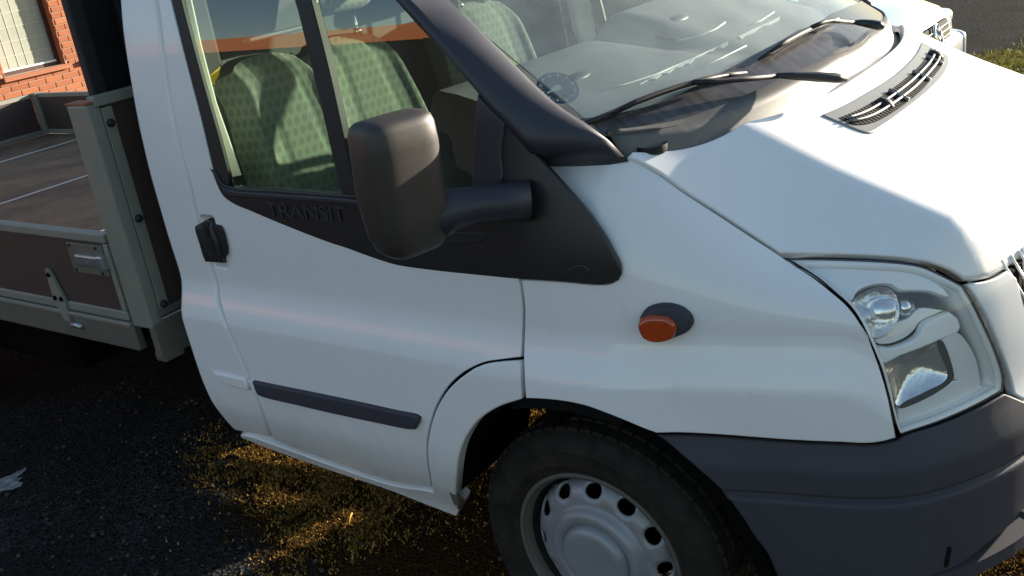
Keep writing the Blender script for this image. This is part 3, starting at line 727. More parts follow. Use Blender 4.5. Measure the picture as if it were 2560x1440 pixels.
rear = hits(T, [(1566, 391), (1633, 377), (1736, 351), (1800, 336), (1887, 311), (1967, 281), (2046, 241), (2105, 208), (2168, 163)])
rear = [p for p in rear if p[1] < -.12]
ry = np.array([p[1] for p in rear]); rx = np.array([p[0] for p in rear]); A_ = np.stack((np.ones_like(ry), ry**2, ry**4), 1); cf = np.linalg.lstsq(A_, rx, rcond=None)[0]
pass
ys_ = np.linspace(rear[0][1], 0, 40); rear = [np.array((cf[0]+cf[1]*y*y+cf[2]*y**4, y)) for y in ys_]; ctr = []
half = gb+hf                                       # rear corner -> front centre
rhalf = (rear+ctr)[::-1]                            # rear centre -> corner
right = half[:-1]; 
poly = rhalf[:-1]+half
full = poly+[np.array((p[0], -p[1])) for p in poly[::-1][1:-1]]
bonnet = panel_uv(T, full, 'bonnet', M['paint'], truck, sp=.022, edge=.004, thick=.02)
REAR = rhalf[::-1]                                  # corner -> centre, (x, y) on the bonnet
# air vent let into the bonnet
vent_px = [(2052, 290, 'c'), (2112, 263), (2167, 232), (2227, 195), (2269, 159), (2290, 134), (2303, 107, 'c'), (2323, 117), (2374, 145, 'c'), (2372, 167), (2358, 192), (2331, 222), (2290, 257), (2237, 297), (2200, 322), (2175, 335), (2150, 330), (2102, 311)]
vent = panel(T, vent_px, 'air_vent', M['ventgrey'], truck, sp=.015, edge=.004, lift=.004, thick=.006)
vu = hits(T, [(2094, 299), (2140, 280), (2185, 255), (2258, 203), (2306, 157), (2324, 124)], 8.); vl = hits(T, [(2130, 317), (2160, 316), (2196, 305), (2250, 272), (2302, 230), (2335, 192), (2356, 163), (2359, 142)], 8.)
vu = resample([(p[0], p[1]) for p in vu], 60); vl = resample([(p[0], p[1]) for p in vl], 60)
panel_uv(T, list(vu)+list(vl[::-1]), 'vent_opening', M['gap'], vent, sp=.02, edge=.001, thick=.001, lift=.0052)
def vp(t, f, lift):
    i = min(58.999, max(0, t*59)); k = int(i); g_ = i-k
    q = (vu[k]*(1-g_)+vu[k+1]*g_)*(1-f)+(vl[k]*(1-g_)+vl[k+1]*g_)*f
    return T.pt(*q)+Vector(T.N(np.array([q[0]]), np.array([q[1]]))[0])*lift
fin = bmesh.new()
for k in range(54):
    t = .02+.96*k/53
    for f0, f1 in ((.03, .30), (.38, .63), (.71, .97)):
        if any(abs(t-t_) < .022 and f0 < .65 for t_ in (.30, .90)): continue
        a_, b_ = vp(t-.004, f0, .0062), vp(t-.004, f1, .0062); c_, d_ = vp(t+.004, f1, .0062), vp(t+.004, f0, .0062)
        fin.faces.new([fin.verts.new(v) for v in (a_, b_, c_, d_)])
bmesh.ops.solidify(fin, geom=list(fin.faces), thickness=.003)
tag(bmobj('vent_fins', fin, M['cowl'], vent), kind='stuff')
for f in (.34, .67): tube('vent_bar', [vp(t, f, .010) for t in np.linspace(.01, .99, 40)], .0035, M['ventgrey'], vent, 8)
for t in (.34, .60, .84): tube('vent_rib', [vp(t, f, .010) for f in (0, .33, .67, 1)], .0045, M['ventgrey'], vent, 8)
for t in (.235, .925):
    wj = blob('washer_jet', vp(t, .45, .006), Vector((.020, 0, -.009)), Vector((0, .019, 0)), Vector((.004, 0, .013)), M['rubber'], vent)
# dark backing behind the shut lines
def backing(surf, uv, name, lift): return panel_uv(surf, uv, name, M['gap'], truck, sp=.04, edge=.002, thick=.002, lift=lift, mirror=True)
th = np.linspace(math.pi*.93, math.pi*.40, 20)
backing(Fd, [np.array((.0+.435*math.cos(a_), .335+.435*math.sin(a_))) for a_ in th if math.cos(a_)*.435 > -.15]+[np.array((.30, .80)), np.array((.58, .84)), np.array((.50, 1.0)), np.array((.40, 1.36)), np.array((.14, 1.38)), np.array((-.02, 1.20)), np.array((-.15, 1.10))], 'fender_backing', -.022)
backing(D, [np.array(p) for p in ((-1.29, .42), (-1.03, .42), (-1.03, 1.10), (-1.10, 1.30), (-1.10, 1.95), (-1.29, 1.95))], 'pillar_backing', -.045)
backing(D, [np.array(p) for p in ((-.52, .42), (-.43, .42), (-.42, .60), (-.30, .72), (-.14, .80), (-.02, .79), (-.02, 1.10), (-.20, 1.08), (-.22, .95), (-.50, .75))], 'hinge_pillar', -.03)
# ------------------------------------------------------------------ bumper, nose, grille
bt = [(2244, 1101, 'c'), (2256, 1092), (2360, 1059), (2446, 1021), (2513, 984, 'c')]
top = hits(N, [(1641, 1087, 'c'), (1700, 1086), (1800, 1091), (1972, 1104), (2101, 1110), (2187, 1112)]+bt+[(2530, 990), (2560, 1003)])
arc = hits(N, [(1960, 1470), (1942, 1440), (1918, 1386), (1888, 1346), (1851, 1289), (1801, 1225), (1750, 1178), (1700, 1134), (1660, 1100), (1641, 1087)])[:-1]
ztop = top[-1][1]
b0 = arc[0]
op = N.hit(2330, 1442)
be = hits(N, [(2330, 1442), (2400, 1413), (2480, 1350), (2530, 1311), (2560, 1287)])
bot = [np.array((TC, be[-1][1]+.05))]+be[::-1]+[np.array((b0[0]+.16, be[0][1]-.02)), np.array((b0[0]+.03, b0[1]))]
lz = [N.hit(*p) for p in ((2345, 1450), (2480, 1375), (2547, 1333))]
LIPZ = float(np.mean([p[1] for p in lz]))
bpoly = arc+top+[np.array((top[-1][0]+(TC-top[-1][0])*k/8, ztop)) for k in range(1, 9)]
bl = []
for i in range(len(bot)-1):
    for k in range(6): bl.append(bot[i]+(bot[i+1]-bot[i])*k/6)
bpoly += bl
bumper, bumper_2 = panel_uv(N, bpoly, 'bumper', M['bumper'], truck, sp=.02, edge=.005, thick=.02, rows=(.580, .588, .593, .598, .603, .606, .609, .614, .652, .658, .663, .668, .674), mirror=True)
nose = hits(N, [(2419, 709, 'c'), (2452, 760), (2474, 801), (2500, 866), (2526, 938), (2538, 985, 'c'), (2548, 992), (2560, 998)])
ntop = hits(N, [(2421, 707, 'c'), (2440, 706), (2479, 699), (2503, 687), (2520, 677)])
npoly = nose+[np.array((TC, nose[-1][1])), np.array((TC, .80)), np.array((ntop[-1][0]+.06, .82)), np.array((ntop[-1][0]+.02, ntop[-1][1]-.02))]+ntop[::-1][:-1]
panel_uv(N, npoly, 'nose_panel', M['paint'], truck, sp=.02, edge=.004, thick=.015, mirror=True)
gp = [np.array((ntop[-1][0], ntop[-1][1])), np.array((TC, ntop[-1][1]+.03)), np.array((TC, .80)), np.array((ntop[-1][0]+.04, .80))]
grille, grille2 = panel_uv(N, gp, 'grille', M['gap'], truck, sp=.05, edge=.002, thick=.01, lift=-.03, mirror=True)
for k in range(16):
    t0 = ntop[-1][0]+.0+k*.035
    for s_ in (1, -1):
        p = [N.pt(min(t0+s_*.0+q*.09*(1 if s_ > 0 else -1)+(.09 if s_ < 0 else 0), TC), .82+q*.19)+Vector((-.004, 0, 0)) for q in (0, .5, 1)]
        tube('grille_bar', p, .003, M['lampsilver'], grille, 6); tube('grille_bar', [(q.x, -q.y, q.z) for q in p], .003, M['lampsilver'], grille2, 6)
# lower opening, bars and shelf
def ring(ins0, ins1, z0, z1, t0, t1, name, m, parent, th=.012, n=40, far=True):
    if far: ring(ins0, ins1, z0, z1, t0, t1, name, m, bumper_2, th, n, None)
    V = []; F = []
    for i in range(n+1):
        t = t0+(t1-t0)*i/n; e = 2e-3
        dx = _px(t+e)-_px(t-e); dy = -(_py(t+e)-_py(t-e)); L = math.hypot(dx, dy); nx, ny = dy/L, -dx/L
        for ins, z_ in ((ins0, z0), (ins1, z1), (ins1, z1-th), (ins0, z0-th)): V.append((_px(t)-nx*ins, -_py(t)-ny*ins, z_))
    for i in range(n):
        for j in range(4): F.append((i*4+j, i*4+(j+1) % 4, i*4+4+(j+1) % 4, i*4+4+j))
    F += [(0, 1, 2, 3), (n*4+3, n*4+2, n*4+1, n*4)]
    bm = bmesh.new(); vs = [bm.verts.new([float(x) for x in v]) for v in V]
    for f in F: bm.faces.new([vs[k] for k in f])
    if far is None:
        for v in bm.verts: v.co.y = -v.co.y
    bmesh.ops.recalc_face_normals(bm, faces=bm.faces)
    return bmobj(name, bm, m, parent)
tl = 2*TC
ring(.16, -.004, LIPZ+.012, LIPZ, op[0]-.05, TC, 'lower_lip', M['bumper'], bumper, .032)
ring(.10, .03, LIPZ+.13, LIPZ+.13, op[0]+.30, TC, 'lower_grille_bar', M['bumper'], bumper, .02)
ring(.09, -.01, LIPZ+.07, LIPZ+.065, op[0]+.24, TC, 'lower_grille_bar', M['bumper'], bumper, .018)
ring(.24, .22, .50, .50, op[0]-.15, TC, 'lower_backing', M['gap'], bumper, .26)
panel(N, [(2368, 1366, 'c'), (2379, 1366), (2376, 1392), (2368, 1420), (2360, 1418)], 'fog_lamp_slot', M['gap'], bumper, sp=.01, edge=.002, lift=.001, thick=.002)
for q in ((2500, 1329), (2519, 1336), (2497, 1355)):
    pass
# ------------------------------------------------------------------ windscreen, cowl, wipers, parking disc
gbot = hits(G, [(1480, 338), (1560, 333), (1640, 322), (1716, 306), (1850, 255), (1981, 193), (2050, 158), (2110, 120)])
gbot = [p for p in gbot if p[0] < -.1]
ub, sb = gbot[-1]
bot = gbot+[np.array((u_, sb+ (gbot[-1][1]-gbot[-2][1])*0-.006*(1-(u_/ub)**2))) for u_ in np.linspace(ub, 0, 8)[1:]]
band_top = [np.array((p[0], p[1]+.105-.045*(abs(p[0])/.8)**2)) for p in bot]
def symm(h): return h+[np.array((-p[0], p[1])) for p in h[::-1][1:]]
gtop = EL*1.0
bot_s = symm(bot); btop_s = symm(band_top)
e_l = [np.array((-.845, s_)) for s_ in np.linspace(gtop, bot[0][1]+.05, 30)]
ulim = -.845
gpoly = [np.array((ulim, bot[0][1]))]+bot_s+[np.array((-ulim, bot[0][1])), np.array((-ulim, gtop)), np.array((ulim, gtop))]
screen = panel_uv(G, gpoly, 'windscreen', M['screen'], truck, sp=.06, edge=.001, thick=.004)
bandp = [np.array((ulim, bot[0][1]))]+bot_s+[np.array((-ulim, bot[0][1])), np.array((-ulim, band_top[0][1]-.012))]+btop_s[::-1]+[np.array((ulim, band_top[0][1]-.012))]
panel_uv(G, bandp, 'black_glass_border', M['band'], screen, sp=.03, edge=.001, thick=.001, lift=.0025)
# cowl: rubber strip on the glass edge, grey tray sloping under the bonnet
gl_edge = [G.pt(*p) for p in symm(bot)]
rr = REAR; rr = rr+[(p[0], -p[1]) for p in rr[::-1][1:]]
ga = resample([tuple(p) for p in gl_edge], 61)
ra = resample([(p[0], p[1], float(bonnet_z(p[0], p[1]))) for p in rr], 61)
def cowl_pt(i, t):
    a = ga[i]; b_ = ra[i]+np.array((.03, 0, -.035)); q = a*(1-t)+b_*t; q = q.copy(); q[2] -= .030*math.sin(math.pi*min(1, t*1.0))**.8*(1 if t > .25 else t/.25)
    return q
V = []; F = []; ts = (0, .02, .22, .26, .4, .6, .8, 1.0)
for i in range(61):
    for t in ts:
        q = cowl_pt(i, t)
        if t in (.02, .22): q[2] += .012
        V.append(q)
k = len(ts)
cow = bmesh.new(); vs = [cow.verts.new(v) for v in V]
for i in range(1, 59):
    for j in range(k-1): cow.faces.new((vs[i*k+j], vs[(i+1)*k+j], vs[(i+1)*k+j+1], vs[i*k+j+1]))
bmesh.ops.recalc_face_normals(cow, faces=cow.faces)
if sum(f.normal.z for f in cow.faces) < 0: bmesh.ops.reverse_faces(cow, faces=cow.faces)
cowl = bmobj('cowl', cow, M['cowl'], truck, True); cowl.modifiers.new('t', 'SOLIDIFY').thickness = .006
# hinge cover at the near cowl corner
lathe('cowl_cap', [(0.0, 0), (.03, 0), (.034, -.006), (.034, -.02)], M['rubber'], cowl, 20)
cowl.children[0].rotation_euler = (-math.pi/2, 0, 0); cowl.children[0].location = (float(ra[2][0])-.005, float(ra[2][1])+.03, float(ra[2][2])-.012)

def on_glass(px, py, lift):
    u_, s_ = G.hit(px, py); p = G.pt(u_, s_); n_ = G.N(np.array([u_]), np.array([s_]))[0]
    # the point above the glass that shows at the same place: walk up the ray
    d = ray(px, py); t = lift/abs(d @ Vector(n_)); return p-d*t
def wiper(bl, arm, hinge, piv):
    wp = tube('wiper', [on_glass(*p, .028) for p in arm], [.006]*len(arm), M['rubber'], truck, 8)
    tube('wiper_blade', [on_glass(*p, .012) for p in bl], [.003]+[.0065]*(len(bl)-2)+[.004], M['rubber'], wp, 8)
    n = len(bl); 
    sp = [on_glass(*p, .024) for p in bl[n//4:n-n//5]]
    tube('wiper_bracket', sp, [.003]+[.0065]*(len(sp)-2)+[.003], M['guard'], wp, 8)
    tube('wiper_arm', [on_glass(*p, l_) for p, l_ in hinge], [.008, .013, .016, .017, .012], M['trim'], wp, 10, flat=.7)
    return wp
wiper([(1441, 318), (1480, 303), (1530, 283), (1590, 255), (1640, 236), (1700, 216), (1760, 199), (1820, 187), (1866, 182)],
      [(1735, 206), (1790, 204), (1850, 199), (1946, 190)],
      [((1942, 189), .030), ((1990, 190), .034), ((2040, 192), .04), ((2090, 195), .045), ((2112, 197), .045)], None)
wiper([(1897, 149), (1930, 128), (1965, 104), (2000, 85), (2035, 68), (2065, 57), (2095, 47)],
      [(2030, 68), (2060, 55), (2080, 52), (2138, 57)],
      [((2134, 56), .028), ((2155, 57), .032), ((2178, 60), .036), ((2198, 64), .04), ((2208, 67), .04)], None)

# parking disc stuck to the inside of the screen
c0 = G.hit(1396, 214); cp = G.pt(*c0); cn = Vector(G.N(np.array([c0[0]]), np.array([c0[1]]))[0])
ex = G.hit(1448, 216); rad = (G.pt(*ex)-cp).length; rad = max(.035, min(.07, rad))
pd = tag(empty('parking_disc', cp-cn*.008), 'round blue parking disc with a white pointer stuck inside the windscreen', 'parking disc')
pd.rotation_euler = cn.to_track_quat('Z', 'Y').to_euler()
pd.rotation_mode = 'QUATERNION'
ly = Vector(G.pt(c0[0], c0[1]+.01)-cp).normalized(); lx = ly.cross(cn).normalized()
Q = Matrix((lx, ly, cn)).transposed(); pd.rotation_quaternion = Q.to_quaternion()
def dirdeg(px, py):
    h = G.hit(px, py); v = G.pt(*h)-cp; return math.atan2(v.dot(ly), v.dot(lx))
M['discblue'] = glass('blue_disc_film', (.5, .6, .7), .5, dust=.62, dustcol=(.035, .055, .085))
def disc2(name, r0, r1, z, m, n=64, parent=pd, th=.0008):
    bm = bmesh.new(); 
    for zz_ in (0,):
        a_ = [bm.verts.new((r0*math.cos(2*math.pi*i/n), r0*math.sin(2*math.pi*i/n), z)) for i in range(n)] if r0 else None
        b_ = [bm.verts.new((r1*math.cos(2*math.pi*i/n), r1*math.sin(2*math.pi*i/n), z)) for i in range(n)]
        if r0:
            for i in range(n): bm.faces.new((a_[i], b_[i], b_[(i+1) % n], a_[(i+1) % n]))
        else: bm.faces.new(b_)
    bmesh.ops.solidify(bm, geom=list(bm.faces), thickness=th)
    return bmobj(name, bm, m, parent)
disc2('dial', 0, rad*.97, 0, M['discblue']); disc2('rim_ring', rad*.95, rad*1.02, .0012, M['blue'])
for k in range(12):
    a_ = 2*math.pi*k/12+.25; bm = bmesh.new(); r_ = rad*.82
    for rr_, ww in ((rad*.12, rad*.055),):
        pts = [(r_+rr_, 0), (r_, ww), (r_-rr_, 0), (r_, -ww)]
        bm.faces.new([bm.verts.new((math.cos(a_)*x-math.sin(a_)*y, math.sin(a_)*x+math.cos(a_)*y, .002)) for x, y in pts])
    bmesh.ops.solidify(bm, geom=list(bm.faces), thickness=.0006); bmobj('hour_mark', bm, M['white'], pd)
bm = bmesh.new()
for k in range(96):
    if k % 8 in (0, 7, 1): continue
    a_ = 2*math.pi*k/96+.25
    bm.faces.new([bm.verts.new((math.cos(a_)*x-math.sin(a_)*y, math.sin(a_)*x+math.cos(a_)*y, .0018)) for x, y in ((rad*.74, .0004), (rad*.74, -.0004), (rad*.90, -.0004), (rad*.90, .0004))])
tag(bmobj('minute_marks', bm, M['greyprint'], pd), kind='stuff')
ap = dirdeg(1362, 233); r0_ = rad*.17; L_ = rad*.70
bm = bmesh.new(); pts = [(r0_*math.cos(t), r0_*math.sin(t)) for t in np.linspace(math.pi*.42, math.pi*1.58, 16)]+[(L_, -rad*.03), (L_, rad*.03)]
bm.faces.new([bm.verts.new((math.cos(ap)*x-math.sin(ap)*y, math.sin(ap)*x+math.cos(ap)*y, .0032)) for x, y in pts])
bmesh.ops.solidify(bm, geom=list(bm.faces), thickness=.001); bmobj('pointer', bm, M['white'], pd)
ab = dirdeg(1430, 219); bm = bmesh.new()
ca, sa = math.cos(dirdeg(1420, 222)), 0
p1 = G.pt(*G.hit(1393, 236))-cp; p2 = G.pt(*G.hit(1422, 222))-cp
p1 = Vector((p1.dot(lx), p1.dot(ly), .0026)); p2 = Vector((p2.dot(lx), p2.dot(ly), .0026)); nrm = Vector((-(p2-p1).y, (p2-p1).x, 0)).normalized()*rad*.055
bm.faces.new([bm.verts.new(v) for v in (p1-nrm, p2-nrm, p2+nrm, p1+nrm)]); bmesh.ops.solidify(bm, geom=list(bm.faces), thickness=.0006); bmobj('date_strip', bm, M['blue'], pd)

# ------------------------------------------------------------------ headlight
lamp_px = [(1958, 641, 'c'), (2060, 642), (2190, 647), (2265, 654), (2308, 663), (2349, 681), (2380, 697), (2410, 714, 'c'), (2440, 765), (2462, 810), (2490, 872), (2512, 942), (2511, 979, 'c'), (2446, 1015), (2360, 1053), (2252, 1089, 'c'), (2240, 1058), (2221, 985), (2203, 922), (2180, 866), (2154, 809), (2125, 766), (2083, 727), (2041, 692)]
lu = [N.hit(*p) for p in dens(lamp_px, 12.)]
lamp = panel_uv(N, lu, 'headlight', M['gap'], truck, sp=.02, edge=.002, lift=-.085, thick=.004)
inn1 = inset(clean(np.array(lu if .5*sum(lu[i][0]*lu[(i+1) % len(lu)][1]-lu[(i+1) % len(lu)][0]*lu[i][1] for i in range(len(lu))) > 0 else lu[::-1])), .0015)
def band_ring(o_uv, i_uv, lo_, li_, name, m, parent):
    n = len(o_uv); A_ = Pn(o_uv[:, 0], o_uv[:, 1])+N.N(o_uv[:, 0], o_uv[:, 1])*lo_; B_ = Pn(i_uv[:, 0], i_uv[:, 1])+N.N(i_uv[:, 0], i_uv[:, 1])*li_
    V = list(A_)+list(B_); F = [(i, (i+1) % n, n+(i+1) % n, n+i) for i in range(n)]
    o = mesh(name, V, F, m, parent, True); sm = o.modifiers.new('t', 'SOLIDIFY'); sm.thickness = .002; return o
inn2 = inset(inn1, .009)
band_ring(inn1, inset(inn1, .002), -.002, -.012, 'lamp_seal', M['gap'], lamp)
band_ring(inset(inn1, .002), inn2, -.006, -.018, 'bezel', M['lampsilver'], lamp)
band_ring(inn2, inset(inn1, .012), -.018, -.086, 'lamp_bowl', M['lampgrey'], lamp)
panel_uv(N, inn1, 'lens', M['lens'], lamp, sp=.04, edge=.002, lift=-.001, thick=.002)
def lp(px, name, m, lift, **kw): return panel(N, px, name, m, lamp, sp=kw.pop('sp', .012), edge=kw.pop('edge', .003), lift=lift, thick=kw.pop('thick', .012), step=8, **kw)
lp([(1978, 650, 'c'), (2100, 650), (2190, 656), (2265, 664), (2320, 680), (2372, 712), (2392, 740), (2370, 735), (2340, 722), (2300, 718), (2262, 716), (2240, 702), (2205, 699), (2165, 708), (2140, 725), (2130, 745), (2112, 740), (2080, 712), (2030, 683)], 'upper_bezel', M['lampsilver'], -.020)
lp([(2196, 862), (2230, 850), (2262, 815), (2300, 800), (2330, 770), (2399, 779, 'c'), (2330, 814), (2318, 832), (2290, 855), (2240, 872), (2205, 872)], 'shelf_top', M['lampgrey'], -.040)
lp([(2198, 879), (2235, 879), (2287, 864), (2318, 843), (2332, 815), (2399, 782, 'c'), (2421, 800), (2424, 832), (2373, 857), (2317, 881), (2265, 900), (2212, 920), (2202, 900)], 'shelf', M['lampsilver'], -.024, edge=.006)
lp([(2373, 862, 'c'), (2424, 838), (2470, 900), (2486, 975, 'c'), (2406, 957), (2403, 940), (2382, 868)], 'side_panel', M['lampgrey'], -.03)
lp([(2264, 1038), (2350, 1006), (2410, 966, 'c'), (2470, 962), (2492, 980, 'c'), (2360, 1042), (2262, 1074, 'c')], 'lower_panel', M['lampgrey'], -.03)
lp([(2371, 858), (2380, 858), (2411, 954), (2404, 966), (2350, 1003), (2268, 1036), (2262, 1034), (2340, 995), (2398, 956)], 'reflector_edge', M['gap'], -.026, edge=.0015, sp=.01)
def bowl(px, name, depth0, depth1, m, ctr):
    uv = np.array([N.hit(*p) for p in dens(px, 8.)]); c_ = N.hit(*ctr); V = []; F = []; K = 10; n = len(uv)
    for k in range(K+1):
        t = k/K; q = uv*(1-t)+c_*t; d_ = depth0+(depth1-depth0)*(1-(1-t)**2)
        V += list(Pn(q[:, 0], q[:, 1])+N.N(q[:, 0], q[:, 1])*d_)
    for k in range(K):
        for i in range(n): F.append((k*n+i, k*n+(i+1) % n, (k+1)*n+(i+1) % n, (k+1)*n+i))
    return mesh(name, V, F, m, lamp, True)
bowl([(2214, 920), (2265, 902), (2320, 882), (2374, 862), (2403, 952), (2345, 996), (2258, 1030), (2240, 1000), (2228, 960)], 'dipped_reflector', -.030, -.058, M['reflector'], (2330, 935))
bowl([(2133, 748), (2150, 728), (2190, 708), (2225, 705), (2250, 722), (2264, 760), (2262, 800), (2235, 838), (2188, 852), (2165, 812), (2145, 775)], 'indicator_reflector', -.028, -.058, M['reflector'], (2205, 780))
# projector drum and bulb standing out of the upper bowl
def npos(px, py, lift):
    h = N.hit(px, py); return Vector(N.pt(*h))+Vector(N.N(np.array([h[0]]), np.array([h[1]]))[0])*lift
a_ = npos(2190, 780, -.052); b_ = npos(2262, 770, -.050); dr = (b_-a_)
ax = dr.normalized(); u2 = Vector((0, 0, 1)); u3 = ax.cross(u2).normalized(); u2 = u3.cross(ax)
tube('projector', [a_-ax*.012, a_-ax*.006]+[a_+dr*(k/14) for k in range(15)], [.010, .018]+[(.0225+.0055*math.sin(math.pi*k/16))*(1 if k % 2 else .93) for k in range(15)], M['reflector'], lamp, 16)
for p_ in lamp.children[-1].data.polygons: p_.use_smooth = False
tube('bulb', [b_, b_+dr*.25, b_+dr*.28, b_+dr*.7, b_+dr*.74, b_+dr*.95], [.013, .013, .017, .017, .012, .008], M['chrome'], lamp, 16)
# side indicator on the wing
ind_px = [(1601, 803), (1606, 783), (1622, 766), (1650, 757), (1680, 757), (1712, 768), (1731, 787), (1735, 806), (1722, 824), (1700, 835), (1672, 846), (1640, 848), (1614, 832)]
ind = panel(Fd, ind_px, 'side_indicator', M['bumper'], truck, sp=.008, edge=.012, lift=.020, thick=.012, step=7)
panel(Fd, [(1603, 806), (1606, 792), (1622, 781), (1650, 779), (1678, 784), (1694, 798), (1697, 812), (1690, 830), (1672, 843), (1640, 847), (1616, 834)], 'amber_lens', M['amber'], ind, sp=.007, edge=.008, lift=.031, thick=.012, step=7)

# ------------------------------------------------------------------ front wheels
def wheel(root_y, sgn, name='front_wheel'):
    wr = empty(name, (0, root_y, .335)); wr.parent = truck
    s_ = sgn
    prof = [(.212, -.008), (.222, -.004), (.240, -.018), (.250, -.0245), (.2525, -.0268), (.256, -.0268), (.2585, -.026), (.272, -.0285), (.290, -.0275), (.2925, -.0292), (.296, -.0285), (.298, -.0245), (.308, -.018), (.322, -.004), (.331, .014), (.335, .035), (.336, .09), (.335, .15), (.331, .172), (.318, .19), (.28, .205), (.235, .20), (.21, .18)]
    tyre = lathe('tyre', [(r, y*s_) for r, y in prof], M['tyre'], wr, 96)
    tb = bmesh.new()
    for row_, (y0, nblk) in enumerate(((.022, 60), (.062, 60), (.095, 60), (.128, 60), (.165, 60))):
        for k in range(nblk):
            a_ = 2*math.pi*(k+.5*(row_ % 2))/nblk
            rm = Matrix.Rotation(-a_, 3, 'Y')
            bm_box(tb, rm @ Vector((.336 if 0 < row_ < 4 else .333, y0*s_, 0)), (.010, .024, .027), rm)
    tag(bmobj('tread', tb, M['tyre'], tyre), kind='stuff')
    lathe('rim', [(.2225, 0), (.226, -.006*s_), (.222, -.012*s_), (.214, -.009*s_), (.207, .004*s_), (.204, .016*s_)], M['rimlip'], wr, 96)
    lathe('rim_barrel', [(.204, .016*s_), (.197, .045*s_), (.192, .10*s_), (.190, .17*s_)], M['tyre'], wr, 96)
    # disc with a ring of ten holes
    def dz(r):
        return float(np.interp(r, [0, .070, .079, .084, .087, .091, .097, .106, .114, .121, .129, .137, .150, .166, .182, .192], [-.030, -.030, -.026, -.018, -.006, -.006, -.013, -.017, -.015, -.008, .004, .006, .006, .012, .028, .050]))
    outer = [(.191*math.cos(t), .191*math.sin(t)) for t in np.linspace(0, 2*math.pi, 97)[:-1]]
    pts = list(outer); ed = [(i, (i+1) % 96) for i in range(96)]; holes = []
    for k in range(12):
        a_ = 2*math.pi*k/12+R(0); hc_ = (.168*math.cos(a_), .168*math.sin(a_)); holes.append(hc_)
        ids = []
        for t in np.linspace(0, 2*math.pi, 21)[:-1]:
            x, y = .0142*math.cos(t), .0220*math.sin(t)
            ids.append(len(pts)); pts.append((hc_[0]+x*math.cos(a_)-y*math.sin(a_), hc_[1]+x*math.sin(a_)+y*math.cos(a_)))
        ed += [(ids[i], ids[(i+1) % 20]) for i in range(20)]
    for r in (0.0001, .03, .05, .066, .070, .074, .078, .080, .0815, .085, .088, .091, .094, .097, .100, .106, .114, .121, .128, .133, .138, .147, .153, .159, .166, .173, .180, .187):
        for k in range(72 if r > .05 else (24 if r > .01 else 1)):
            a_ = 2*math.pi*k/(72 if r > .05 else 24); p = (r*math.cos(a_), r*math.sin(a_))
            if all(math.hypot(p[0]-h[0], p[1]-h[1]) > .0255 for h in holes): pts.append(p)
    vo, eo, fo, *_ = delaunay_2d_cdt([Vector(p) for p in pts], ed, [], 1, 1e-7)
    F = []
    for f in fo:
        c_ = sum((vo[i] for i in f), Vector((0, 0)))/len(f)
        if any(((c_.x*h[0]+c_.y*h[1])/.168-.168)**2/.0139**2+((c_.y*h[0]-c_.x*h[1])/.168)**2/.0217**2 < 1 for h in holes): continue
        F.append(tuple(f))
    V = [(p.x, dz(p.length)*s_, p.y) for p in vo]
    o = mesh('wheel_disc', V, F, M['rim'], wr, True); sm = o.modifiers.new('t', 'SOLIDIFY'); sm.thickness = .006; sm.offset = 1 if s_ > 0 else -1
    lathe('brake_drum', [(0, .13*s_), (.15, .13*s_), (.16, .15*s_), (.16, .2*s_), (0, .2*s_)], M['under'], wr, 32)
    return wr, o
wr, wdisc = wheel(-.93, 1)
wheel(.93, -1)
# faint oval maker's mark pressed into the hub
bm = bmesh.new()
for k in range(32):
    a0, a1 = 2*math.pi*k/32, 2*math.pi*(k+1)/32
    q = [bm.verts.new((r*1.0*math.cos(a)*1, -.0005, r*.42*math.sin(a))) for r, a in ((.036, a0), (.036, a1), (.0335, a1), (.0335, a0))]
    bm.faces.new(q)
bmesh.ops.solidify(bm, geom=list(bm.faces), thickness=.001)
hub = bmobj('hub_emblem', bm, M['rim'], wr); hub.location = (0, -.0305, 0); hub.rotation_euler = (0, R(-50), 0)
# wheel house
def house(sg):
    V = []; F = []; n = 28
    for i in range(n+1):
        a_ = math.pi*(.03+.92*i/n)
        for y in (.955, .60): V.append((.432*math.cos(a_), y*sg, .335+.432*math.sin(a_)))
    for i in range(n): F.append((2*i, 2*i+1, 2*i+3, 2*i+2))
    o = mesh('wheel_housing', V, F, M['under'], truck, True); o.modifiers.new('t', 'SOLIDIFY').thickness = .006
    V = [(.432*math.cos(math.pi*i/n), .60*sg, .335+.432*math.sin(math.pi*i/n)) for i in range(n+1)]+[(-.432, .52*sg, .60), (.432, .52*sg, .50)][:0]
    V2 = [(v[0], v[1], max(.58, v[2])) for v in V]; V2.append((V2[-1][0], V2[-1][1], .55)); V2.append((V2[0][0], V2[0][1], .55))
    o = mesh('housing_wall', V2, [tuple(range(len(V2)))], M['under'], truck); o.modifiers.new('t', 'SOLIDIFY').thickness = .006
house(-1); house(1)
tube('sill_bracket', [(-.405, -.955, .39), (-.43, -.955, .47), (-.432, -.955, .60), (-.40, -.955, .70)], [.012, .010, .008, .006], M['rust'], truck, 8)

